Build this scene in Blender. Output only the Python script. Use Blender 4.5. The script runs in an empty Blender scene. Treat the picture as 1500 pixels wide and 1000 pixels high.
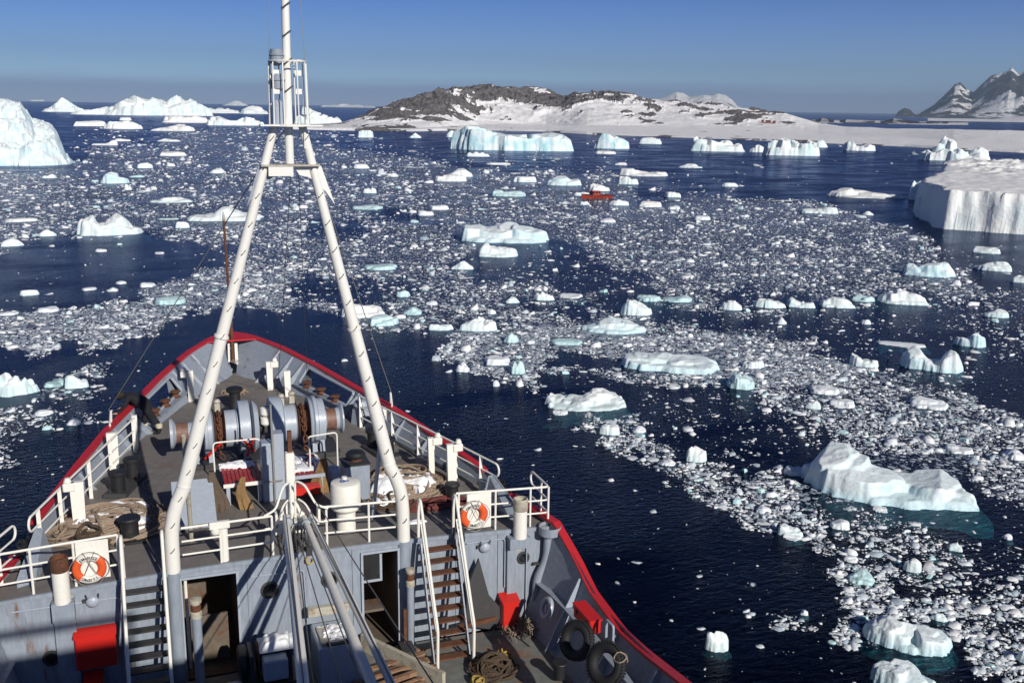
import bpy, bmesh, math, random
import numpy as np
from mathutils import Vector, Matrix, noise as mn

random.seed(7)
RNG = np.random.default_rng(11)
SC = bpy.context.scene
COL = SC.collection
rad = math.radians

# ------------------------------------------------------------------ camera
# ship frame: x to starboard, y towards the bow, z up, z = 0 the after edge of the forecastle deck
FPX = 1458.333
TH, PI_, RO = rad(20.3), rad(13.2), rad(0.81)
fw = Vector((math.sin(TH)*math.cos(PI_), math.cos(TH)*math.cos(PI_), -math.sin(PI_)))
r0 = Vector((math.cos(TH), -math.sin(TH), 0)); u0 = r0.cross(fw)
RT = r0*math.cos(RO)+u0*math.sin(RO); UP = u0*math.cos(RO)-r0*math.sin(RO)
CAM = Vector((-2.55, 0, 9.6))
cd = bpy.data.cameras.new('camera'); cam = bpy.data.objects.new('camera', cd); COL.objects.link(cam)
cd.sensor_width = 36; cd.lens = 35; cd.clip_start = .1; cd.clip_end = 60000
cam.matrix_world = Matrix((( RT.x, UP.x, -fw.x, CAM.x), (RT.y, UP.y, -fw.y, CAM.y), (RT.z, UP.z, -fw.z, CAM.z), (0, 0, 0, 1)))
SC.camera = cam

# ------------------------------------------------------------------ sky, sun, exposure
SUN_AZ, SUN_EL = rad(167.5), rad(27)
w = bpy.data.worlds.new('World'); SC.world = w; w.use_nodes = True
nt = w.node_tree; nt.nodes.clear()
def N(nt, t, **k):
    n = nt.nodes.new(t)
    for a, b in k.items():
        if a.startswith('_'): n.inputs[a[1:].replace('_', ' ')].default_value = b
        else: setattr(n, a, b)
    return n
def L(nt, a, b): nt.links.new(a, b)
sky = N(nt, 'ShaderNodeTexSky', sky_type='NISHITA', sun_disc=False, sun_elevation=SUN_EL, sun_rotation=SUN_AZ,
        altitude=0, air_density=.55, dust_density=.0, ozone_density=6.0)
geo = N(nt, 'ShaderNodeNewGeometry')
sep = N(nt, 'ShaderNodeSeparateXYZ'); L(nt, geo.outputs['Incoming'], sep.inputs[0])
neg = N(nt, 'ShaderNodeMath', operation='MULTIPLY'); neg.inputs[1].default_value = -1; L(nt, sep.outputs['Z'], neg.inputs[0])
# low bank of distant stratus along the horizon
mp = N(nt, 'ShaderNodeMapping'); mp.inputs['Scale'].default_value = (2.2, 2.2, 40); L(nt, geo.outputs['Incoming'], mp.inputs[0])
nz = N(nt, 'ShaderNodeTexNoise'); nz.inputs['Scale'].default_value = 1.6; nz.inputs['Detail'].default_value = 6; nz.inputs['Roughness'].default_value = .55; L(nt, mp.outputs[0], nz.inputs['Vector'])
ma = N(nt, 'ShaderNodeMath', operation='MULTIPLY_ADD'); ma.inputs[1].default_value = .022; L(nt, nz.outputs['Fac'], ma.inputs[0]); ma.inputs[2].default_value = .012
sb = N(nt, 'ShaderNodeMath', operation='SUBTRACT'); L(nt, ma.outputs[0], sb.inputs[0]); L(nt, neg.outputs[0], sb.inputs[1])
mr = N(nt, 'ShaderNodeMapRange', interpolation_type='SMOOTHSTEP'); L(nt, sb.outputs[0], mr.inputs[0]); mr.inputs[1].default_value = -.006; mr.inputs[2].default_value = .008
mr.inputs[3].default_value = 0; mr.inputs[4].default_value = .55
hs = N(nt, 'ShaderNodeMix', data_type='RGBA', blend_type='MULTIPLY'); hs.inputs[0].default_value = 1
L(nt, sky.outputs[0], hs.inputs[6]); 
gr = ramp0 = N(nt, 'ShaderNodeValToRGB'); L(nt, neg.outputs[0], gr.inputs[0])
for p_, c_ in ((.0, (1, .96, 1)), (.035, (.95, .97, 1)), (.10, (.52, .68, .98)), (.35, (.27, .38, .62))):
    e_ = gr.color_ramp.elements[0] if p_ == 0 else gr.color_ramp.elements.new(p_); e_.position = p_; e_.color = c_+(1,)
gr.color_ramp.elements[-1].position = 1; gr.color_ramp.elements[-1].color = (.18, .27, .48, 1); L(nt, gr.outputs[0], hs.inputs[7])
mx = N(nt, 'ShaderNodeMix', data_type='RGBA'); L(nt, mr.outputs[0], mx.inputs[0]); L(nt, hs.outputs[2], mx.inputs[6]); mx.inputs[7].default_value = (1.6, 2.15, 4.9, 1)
bg = N(nt, 'ShaderNodeBackground'); bg.inputs['Strength'].default_value = .086; L(nt, mx.outputs[2], bg.inputs[0])
wo = N(nt, 'ShaderNodeOutputWorld'); L(nt, bg.outputs[0], wo.inputs[0])

sl = bpy.data.lights.new('sun', 'SUN'); sl.energy = 4.8; sl.angle = rad(.53); sl.color = (1, .945, .86)
so = bpy.data.objects.new('sun', sl); COL.objects.link(so)
sd = Vector((math.sin(SUN_AZ)*math.cos(SUN_EL), math.cos(SUN_AZ)*math.cos(SUN_EL), math.sin(SUN_EL)))
so.rotation_euler = sd.to_track_quat('Z', 'Y').to_euler(); so.location = (0, -30, 60)
vs = SC.view_settings; vs.view_transform = 'Standard'; vs.look = 'None'; vs.exposure = 0; vs.gamma = 1
SC.cycles.transparent_max_bounces = 12; SC.cycles.max_bounces = 6

# ------------------------------------------------------------------ photo helpers (pixel of the 1500x1000 photograph -> point on a plane)
WZ = -5.0
def ray(px, py): return fw + RT*((px-750)/FPX) - UP*((py-500)/FPX)
def PZ(px, py, z): d = ray(px, py); return CAM + d*((z-CAM.z)/d.z)
def PY(px, py, y): d = ray(px, py); return CAM + d*((y-CAM.y)/d.y)
def PX(px, py, x): d = ray(px, py); return CAM + d*((x-CAM.x)/d.x)
def hor(px): return 147.2+.01414*px          # row of the horizon
def ppm(p): return FPX/max(1e-3, (p-CAM).dot(fw))
def proj_np(P):
    v = P-np.array(CAM); k = v@np.array(fw); k = np.where(k < .05, .05, k)
    return 750+FPX*(v@np.array(RT))/k, 500-FPX*(v@np.array(UP))/k

# ------------------------------------------------------------------ materials
def newmat(name):
    m = bpy.data.materials.new(name); m.use_nodes = True; m.node_tree.nodes.clear()
    o = N(m.node_tree, 'ShaderNodeOutputMaterial'); return m, m.node_tree, o
def ramp(nt, src, stops):
    r = N(nt, 'ShaderNodeValToRGB'); e = r.color_ramp.elements
    while len(e) > 1: e.remove(e[-1])
    e[0].position, e[0].color = stops[0][0], tuple(stops[0][1])+(1,)
    for p, c in stops[1:]:
        q = e.new(p); q.color = tuple(c)+(1,)
    L(nt, src, r.inputs[0]); return r
def g3(v): return (v, v, v)
def paint(name, col, rough=.5, wear=(.16, .07, .035), amount=.35, scale=2.2, bump=.15, metallic=0, dirt=.25, streak=False, bd=.004):
    """painted steel: base colour, faint dirt mottling, patches of rust or wear, fine relief"""
    m, nt, o = newmat(name)
    tc = N(nt, 'ShaderNodeNewGeometry')
    vec = tc.outputs['Position']
    if streak:
        q = N(nt, 'ShaderNodeMapping'); q.inputs['Scale'].default_value = (1, 1, .22); L(nt, vec, q.inputs[0]); vec = q.outputs[0]
    a = N(nt, 'ShaderNodeTexNoise'); a.inputs['Scale'].default_value = scale; a.inputs['Detail'].default_value = 9; a.inputs['Roughness'].default_value = .62; L(nt, vec, a.inputs['Vector'])
    b = N(nt, 'ShaderNodeTexNoise'); b.inputs['Scale'].default_value = scale*5.3; b.inputs['Detail'].default_value = 6; b.inputs['Roughness'].default_value = .7; L(nt, vec, b.inputs['Vector'])
    th = .74-.3*amount
    ra = ramp(nt, a.outputs['Fac'], [(th, g3(0)), (min(th+.07, .99), g3(1))])
    rb = ramp(nt, b.outputs['Fac'], [(.44, g3(0)), (.6, g3(1))])
    mu = N(nt, 'ShaderNodeMath', operation='MULTIPLY'); L(nt, ra.outputs[0], mu.inputs[0]); L(nt, rb.outputs[0], mu.inputs[1])
    d = N(nt, 'ShaderNodeMix', data_type='RGBA', blend_type='MULTIPLY'); d.inputs[0].default_value = 1
    d.inputs[6].default_value = tuple(col)+(1,)
    rd = ramp(nt, b.outputs['Fac'], [(.3, g3(1-dirt)), (.65, g3(1.0))]); L(nt, rd.outputs[0], d.inputs[7])
    mixc = N(nt, 'ShaderNodeMix', data_type='RGBA'); L(nt, mu.outputs[0], mixc.inputs[0]); L(nt, d.outputs[2], mixc.inputs[6]); mixc.inputs[7].default_value = tuple(wear)+(1,)
    p = N(nt, 'ShaderNodeBsdfPrincipled'); L(nt, mixc.outputs[2], p.inputs['Base Color']); p.inputs['Metallic'].default_value = metallic
    rr = ramp(nt, b.outputs['Fac'], [(.3, g3(min(1, rough+.12))), (.7, g3(max(.05, rough-.08)))]); L(nt, rr.outputs[0], p.inputs['Roughness'])
    bu = N(nt, 'ShaderNodeBump'); bu.inputs['Strength'].default_value = bump; bu.inputs['Distance'].default_value = bd; L(nt, b.outputs['Fac'], bu.inputs['Height']); L(nt, bu.outputs[0], p.inputs['Normal'])
    L(nt, p.outputs[0], o.inputs[0]); return m

M = {}
M['white'] = paint('white_paint', (.82, .80, .73), .55, (.3, .2, .12), .28, 3.0, dirt=.1)
M['whitemast'] = paint('mast_white_paint', (.80, .785, .73), .4, (.32, .24, .17), .2, 4.0, dirt=.08)
M['grey'] = paint('grey_paint', (.30, .345, .41), .5, (.17, .11, .08), .55, 1.9, dirt=.3, streak=True)
M['greylight'] = paint('light_grey_paint', (.38, .43, .50), .38, (.2, .12, .07), .3, 2.4, dirt=.16)
M['bulwark'] = paint('bulwark_grey_paint', (.27, .31, .375), .52, (.17, .1, .06), .5, 1.7, dirt=.24)
M['deck'] = paint('forecastle_deck_paint', (.195, .18, .168), .62, (.15, .09, .06), .5, .8, .3, dirt=.3)
M['maindeck'] = paint('main_deck_paint', (.19, .20, .19), .58, (.19, .095, .05), .85, .7, .4, dirt=.4)
M['red'] = paint('red_paint', (.50, .022, .03), .42, (.16, .03, .02), .28, 2.6, dirt=.2)
M['redbright'] = paint('bright_red_paint', (.60, .018, .012), .4, (.2, .02, .015), .2, 3, dirt=.15)
M['redgrate'] = paint('red_slats_paint', (.42, .025, .03), .5, (.14, .04, .03), .4, 5, dirt=.25)
M['rust'] = paint('rust', (.17, .065, .03), .85, (.05, .025, .018), .9, 6, .8, dirt=.5, bd=.012)
M['drumrust'] = paint('drum_rust', (.22, .12, .085), .55, (.12, .05, .03), .8, 8, .4, dirt=.3)
M['black'] = paint('black_paint', (.018, .019, .022), .5, (.08, .04, .025), .45, 5, .4, dirt=.4)
M['dark'] = paint('dark_steel', (.05, .05, .052), .55, (.11, .06, .035), .5, 5, .4, dirt=.4)
M['rubber'] = paint('tyre_rubber', (.016, .016, .018), .72, (.05, .045, .04), .4, 9, .5, dirt=.4)
M['rope'] = paint('manila_rope', (.42, .32, .235), .95, (.22, .14, .09), .7, 9, 1, dirt=.5, bd=.02)
M['ropedark'] = paint('brown_rope', (.11, .072, .045), .95, (.05, .035, .025), .9, 9, 1, dirt=.5, bd=.02)
M['ropeyellow'] = paint('yellow_rope', (.5, .36, .1), .9, (.2, .13, .05), .6, 9, 1, dirt=.4, bd=.02)
M['ropered'] = paint('red_hose', (.17, .04, .035), .8, (.06, .03, .03), .6, 6, .4, dirt=.4)
M['straw'] = paint('frayed_fibre', (.33, .27, .2), .95, (.15, .11, .08), .8, 9, .6, dirt=.4)
M['wire'] = paint('wire', (.10, .095, .09), .5, (.1, .05, .03), .4, 9, .2)
M['stay'] = paint('galvanised_stay', (.28, .27, .25), .5, (.1, .07, .05), .4, 9, .2)
M['canvas'] = paint('ochre_canvas', (.33, .2, .085), .9, (.15, .085, .04), .6, 7, 1, dirt=.4, bd=.02)
M['canvasbrown'] = paint('brown_canvas', (.14, .105, .075), .9, (.17, .09, .05), .6, 5, 1, dirt=.45, bd=.02)
M['wood'] = paint('rough_wood', (.34, .2, .115), .85, (.13, .06, .035), .85, 3.5, .9, dirt=.45, bd=.01)
M['orange'] = paint('lifebuoy_orange', (.72, .10, .02), .5, (.4, .1, .04), .25, 8, dirt=.12)
M['buoywhite'] = paint('lifebuoy_white', (.74, .72, .66), .5, (.4, .33, .24), .25, 8, dirt=.14)
M['cream'] = paint('cream_steel', (.5, .47, .38), .5, (.22, .12, .06), .75, 6, dirt=.3)
M['cloth'] = paint('dark_navy_cloth', (.012, .012, .017), .9, (.02, .02, .025), .4, 8, .8, dirt=.3, bd=.01)
M['skin'] = paint('skin', (.45, .24, .17), .6, (.4, .2, .14), .2, 8, dirt=.1)
M['hair'] = paint('dark_hair', (.02, .013, .01), .8, (.03, .02, .015), .5, 20, .8, dirt=.3)
M['sock'] = paint('cream_wool', (.6, .54, .4), .9, (.4, .34, .24), .3, 12, .6, dirt=.2)
M['ink'] = paint('black_lettering', (.03, .03, .03), .6, (.1, .09, .08), .4, 20, 0)
M['void'] = paint('dark_interior', (.02, .021, .024), .8, (.05, .028, .018), .6, 2, .2)
M['inner'] = paint('interior_rusty_paint', (.16, .13, .10), .7, (.13, .06, .03), .9, 1.4, .3, dirt=.4)
M['glass'] = paint('port_glass', (.012, .014, .018), .12, (.02, .02, .02), .1, 4, 0)
M['blue'] = paint('blue_paint', (.05, .09, .3), .5, (.05, .04, .05), .3, 6)
M['yellow'] = paint('yellow_brass', (.5, .36, .12), .45, (.2, .1, .04), .5, 6)

def ice_mat(name, white, cyan, amt, bump=.35, bs=1.0, rough=.55, line=1.0):
    m, nt, o = newmat(name)
    g = N(nt, 'ShaderNodeNewGeometry'); s = N(nt, 'ShaderNodeSeparateXYZ'); L(nt, g.outputs['Position'], s.inputs[0])
    a = N(nt, 'ShaderNodeTexNoise'); a.inputs['Scale'].default_value = .23*bs; a.inputs['Detail'].default_value = 7; a.inputs['Roughness'].default_value = .6; L(nt, g.outputs['Position'], a.inputs['Vector'])
    b = N(nt, 'ShaderNodeTexNoise'); b.inputs['Scale'].default_value = 1.7*bs; b.inputs['Detail'].default_value = 8; b.inputs['Roughness'].default_value = .65; L(nt, g.outputs['Position'], b.inputs['Vector'])
    v = N(nt, 'ShaderNodeTexVoronoi'); v.inputs['Scale'].default_value = .55*bs; v.feature = 'F1'; L(nt, g.outputs['Position'], v.inputs['Vector'])
    sn = N(nt, 'ShaderNodeSeparateXYZ'); L(nt, g.outputs['Normal'], sn.inputs[0])
    # glacier-blue ice shows on broken steep faces, snow lies on flat tops
    st = ramp(nt, sn.outputs['Z'], [(.25, g3(1)), (.85, g3(.25))])
    ra = ramp(nt, a.outputs['Fac'], [(.38, g3(0)), (.68, g3(1))])
    mu = N(nt, 'ShaderNodeMath', operation='MULTIPLY'); L(nt, st.outputs[0], mu.inputs[0]); L(nt, ra.outputs[0], mu.inputs[1])
    # melt-washed ice close above the waterline is bare and cyan
    mr = N(nt, 'ShaderNodeMapRange'); L(nt, s.outputs['Z'], mr.inputs[0]); mr.inputs[1].default_value = WZ-.2; mr.inputs[2].default_value = WZ+.5*line; mr.inputs[3].default_value = .9; mr.inputs[4].default_value = 0
    mxx = N(nt, 'ShaderNodeMath', operation='MAXIMUM'); L(nt, mu.outputs[0], mxx.inputs[0]); L(nt, mr.outputs[0], mxx.inputs[1])
    sc = N(nt, 'ShaderNodeMath', operation='MULTIPLY'); L(nt, mxx.outputs[0], sc.inputs[0]); sc.inputs[1].default_value = amt
    mi = N(nt, 'ShaderNodeMix', data_type='RGBA'); L(nt, sc.outputs[0], mi.inputs[0]); mi.inputs[6].default_value = tuple(white)+(1,); mi.inputs[7].default_value = tuple(cyan)+(1,)
    p = N(nt, 'ShaderNodeBsdfPrincipled'); L(nt, mi.outputs[2], p.inputs['Base Color']); p.inputs['Roughness'].default_value = rough
    ad = N(nt, 'ShaderNodeMath', operation='ADD'); L(nt, b.outputs['Fac'], ad.inputs[0]); L(nt, v.outputs['Distance'], ad.inputs[1])
    bu = N(nt, 'ShaderNodeBump'); bu.inputs['Strength'].default_value = bump; bu.inputs['Distance'].default_value = .35/bs; L(nt, ad.outputs[0], bu.inputs['Height']); L(nt, bu.outputs[0], p.inputs['Normal'])
    L(nt, p.outputs[0], o.inputs[0]); return m
M['ice'] = ice_mat('berg_ice', (.84, .86, .85), (.42, .70, .74), .75)
M['iceblue'] = ice_mat('blue_berg_ice', (.80, .86, .87), (.34, .66, .74), .95, bs=1.4)
M['snowice'] = ice_mat('snow_covered_ice', (.86, .85, .83), (.5, .72, .76), .5)
M['chunk'] = ice_mat('ice_chunk', (.80, .83, .85), (.52, .72, .76), .55, .3, 4, line=.25)
M['brash'] = ice_mat('brash_ice', (.70, .74, .79), (.38, .50, .58), .85, .2, 4, line=.25)
M['snow'] = ice_mat('deck_snow', (.85, .86, .88), (.7, .78, .86), .2, .3, 6)
M['floecyan'] = ice_mat('cyan_floe_ice', (.62, .78, .79), (.38, .64, .66), .9, .3, 2.5)

# ------------------------------------------------------------------ object helpers
def tag(o, label=None, cat=None, group=None, kind=None):
    if label: o['label'] = label
    if cat: o['category'] = cat
    if group: o['group'] = group
    if kind: o['kind'] = kind
    return o
ROOT = {}
def rootloc(o):
    while o is not None and o.parent is not None: o = o.parent
    return o.location.copy() if o is not None else Vector((0, 0, 0))
def thing(name, loc, label, cat, group=None):
    e = bpy.data.objects.new(name, None); COL.objects.link(e); e.location = loc; e.empty_display_size = .2
    return tag(e, label, cat, group)
def link_mesh(name, me, mat, parent=None, smooth=35):
    if mat is not None: me.materials.append(M[mat] if isinstance(mat, str) else mat)
    if smooth:
        me.polygons.foreach_set('use_smooth', [True]*len(me.polygons))
        if smooth < 179: me.set_sharp_from_angle(angle=rad(smooth))
    o = bpy.data.objects.new(name, me); COL.objects.link(o)
    if parent is not None: o.parent = parent
    return o
class MB:
    def __init__(s): s.v = []; s.f = []
    def add(s, vs, fs):
        b = len(s.v); s.v += [tuple(v) for v in vs]; s.f += [tuple(b+i for i in f) for f in fs]; return s
    def box(s, c, d, rz=0, taper=1.0, bev=0):
        cx, cy, cz = c; hx, hy, hz = d[0]/2, d[1]/2, d[2]/2; co, si = math.cos(rz), math.sin(rz); vs = []
        if bev:
            b = min(bev, hx*.45, hy*.45, hz*.45)
            rings = [(-hz, b), (-hz+b, 0), (hz-b, 0), (hz, b)]
            for (z, ins) in rings:
                for (x, y) in ((-hx+b, -hy+ins), (hx-b, -hy+ins), (hx-ins, -hy+b), (hx-ins, hy-b), (hx-b, hy-ins), (-hx+b, hy-ins), (-hx+ins, hy-b), (-hx+ins, -hy+b)):
                    vs.append((cx+x*co-y*si, cy+x*si+y*co, cz+z))
            fs = [tuple(reversed(range(8))), tuple(range(24, 32))]
            for r in range(3):
                for i in range(8): fs.append((r*8+i, r*8+(i+1) % 8, r*8+8+(i+1) % 8, r*8+8+i))
            return s.add(vs, fs)
        for z, t in ((-hz, 1), (hz, taper)):
            for x, y in ((-hx, -hy), (hx, -hy), (hx, hy), (-hx, hy)):
                x *= t; y *= t; vs.append((cx+x*co-y*si, cy+x*si+y*co, cz+z))
        return s.add(vs, [(3, 2, 1, 0), (4, 5, 6, 7), (0, 1, 5, 4), (1, 2, 6, 5), (2, 3, 7, 6), (3, 0, 4, 7)])
    def bar(s, a, b, w, h, up=(0, 0, 1)):
        a, b = Vector(a), Vector(b); d = (b-a).normalized(); u = Vector(up)
        if abs(d.dot(u)) > .98: u = Vector((0, 1, 0))
        x = d.cross(u).normalized()*(w/2); y = x.normalized().cross(d).normalized()*(h/2)
        return s.add([p+q for p in (a, b) for q in (-x-y, x-y, x+y, -x+y)], [(3, 2, 1, 0), (4, 5, 6, 7), (0, 1, 5, 4), (1, 2, 6, 5), (2, 3, 7, 6), (3, 0, 4, 7)])
    def tube(s, pts, r, n=8, closed=False, cap=True):
        P = [Vector(p) for p in pts]; m = len(P); R_ = r if isinstance(r, (list, tuple)) else [r]*m
        T = []
        for i in range(m):
            a = P[(i-1) % m] if (closed or i > 0) else P[i]; b = P[(i+1) % m] if (closed or i < m-1) else P[i]
            t = (b-a); T.append(t.normalized() if t.length > 1e-9 else Vector((0, 0, 1)))
        nrm = T[0].orthogonal().normalized(); vs = []
        for i in range(m):
            if i: 
                nrm = (nrm - T[i]*nrm.dot(T[i]))
                nrm = nrm.normalized() if nrm.length > 1e-6 else T[i].orthogonal().normalized()
            bn = T[i].cross(nrm)
            for k in range(n):
                a = 2*math.pi*k/n; vs.append(P[i]+(nrm*math.cos(a)+bn*math.sin(a))*R_[i])
        fs = []
        for i in range(m if closed else m-1):
            j = (i+1) % m
            for k in range(n): fs.append((i*n+k, i*n+(k+1) % n, j*n+(k+1) % n, j*n+k))
        if cap and not closed: fs += [tuple(reversed(range(n))), tuple((m-1)*n+k for k in range(n))]
        return s.add(vs, fs)
    def lathe(s, prof, o=(0, 0, 0), ax=(0, 0, 1), n=20, cap=True):
        o = Vector(o); ax = Vector(ax).normalized(); u = ax.orthogonal().normalized(); v = ax.cross(u); vs = []
        for (r, z) in prof:
            for k in range(n):
                a = 2*math.pi*k/n; vs.append(o+ax*z+(u*math.cos(a)+v*math.sin(a))*max(r, 1e-4))
        fs = []
        for i in range(len(prof)-1):
            for k in range(n): fs.append((i*n+k, i*n+(k+1) % n, (i+1)*n+(k+1) % n, (i+1)*n+k))
        if cap: fs += [tuple(reversed(range(n))), tuple((len(prof)-1)*n+k for k in range(n))]
        return s.add(vs, fs)
    def prism(s, poly, ext):
        """planar polygon (3d points) extruded by vector ext"""
        P = [Vector(p) for p in poly]; e = Vector(ext); n = len(P)
        return s.add(P+[p+e for p in P], [tuple(reversed(range(n))), tuple(range(n, 2*n))]+[(i, (i+1) % n, n+(i+1) % n, n+i) for i in range(n)])
    def build(s, name, mat, parent=None, smooth=35, label=None, recalc=True):
        l = rootloc(parent) if parent is not None else Vector((0, 0, 0))
        me = bpy.data.meshes.new(name); me.from_pydata([(v[0]-l.x, v[1]-l.y, v[2]-l.z) for v in s.v], [], s.f)
        if recalc:
            bm = bmesh.new(); bm.from_mesh(me); bmesh.ops.recalc_face_normals(bm, faces=bm.faces); bm.to_mesh(me); bm.free()
        o = link_mesh(name, me, mat, parent, smooth)
        if label: o['label'] = label
        return o
def copy_tree(o, parent=None):
    c = o.copy(); COL.objects.link(c); c.parent = parent
    for ch in list(o.children): copy_tree(ch, c)
    return c
def arc(c, r, a0, a1, n, u, v):
    c = Vector(c); u = Vector(u); v = Vector(v)
    return [c+u*(r*math.cos(a0+(a1-a0)*i/n))+v*(r*math.sin(a0+(a1-a0)*i/n)) for i in range(n+1)]
def rounded(pts, r=.12, n=4):
    """polyline with its corners rounded"""
    P = [Vector(p) for p in pts]; out = [P[0]]
    for i in range(1, len(P)-1):
        a, b, c = P[i-1], P[i], P[i+1]; d1 = (a-b); d2 = (c-b); rr = min(r, d1.length*.45, d2.length*.45)
        p, q = b+d1.normalized()*rr, b+d2.normalized()*rr
        for k in range(n+1):
            t = k/n; out.append(p*(1-t)**2+b*2*t*(1-t)+q*t*t)
    out.append(P[-1]); return out

# numpy value noise
_perm = np.random.default_rng(3).random((256, 256))
def vnoise(x, y):
    xi = np.floor(x).astype(int); yi = np.floor(y).astype(int); fx = x-xi; fy = y-yi
    fx = fx*fx*(3-2*fx); fy = fy*fy*(3-2*fy)
    g = lambda a, b: _perm[a & 255, b & 255]
    return (g(xi, yi)*(1-fx)+g(xi+1, yi)*fx)*(1-fy)+(g(xi, yi+1)*(1-fx)+g(xi+1, yi+1)*fx)*fy
def fbm(x, y, o=5, l=2.03, g=.5):
    s = 0; a = 1; t = 0
    for i in range(o):
        s = s+a*vnoise(x+17.3*i, y+9.1*i); t += a; x = x*l; y = y*l; a *= g
    return s/t
def ridged(x, y, o=5):
    s = 0; a = 1; t = 0
    for i in range(o):
        n = 1-np.abs(2*vnoise(x+31.7*i, y+5.3*i)-1); s = s+a*n*n; t += a; x = x*2.07; y = y*2.07; a *= .5
    return s/t
def grid_mesh(name, X, Y, Z, attr=None, keep=None):
    h, wd = X.shape; me = bpy.data.meshes.new(name)
    co = np.stack([X, Y, Z], -1).reshape(-1, 3).astype(np.float32)
    idx = np.arange(h*wd).reshape(h, wd)
    q = np.stack([idx[:-1, :-1], idx[:-1, 1:], idx[1:, 1:], idx[1:, :-1]], -1).reshape(-1, 4)
    if keep is not None: q = q[keep.ravel()[q].any(axis=1)]
    me.vertices.add(len(co)); me.vertices.foreach_set('co', co.ravel())
    me.loops.add(q.size); me.loops.foreach_set('vertex_index', q.ravel().astype(np.int32))
    me.polygons.add(len(q)); me.polygons.foreach_set('loop_start', (np.arange(len(q))*4).astype(np.int32))
    me.update(calc_edges=True); me.validate()
    if attr:
        for k, A in attr.items():
            at = me.attributes.new(k, 'FLOAT', 'POINT'); at.data.foreach_set('value', A.ravel().astype(np.float32))
    return me
def inpoly(px, py, poly):
    c = np.zeros(px.shape, bool); n = len(poly)
    for i in range(n):
        x1, y1 = poly[i]; x2, y2 = poly[(i+1) % n]
        if y1 == y2: continue
        t = ((y1 > py) != (y2 > py)) & (px < (x2-x1)*(py-y1)/(y2-y1)+x1); c ^= t
    return c
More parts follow.
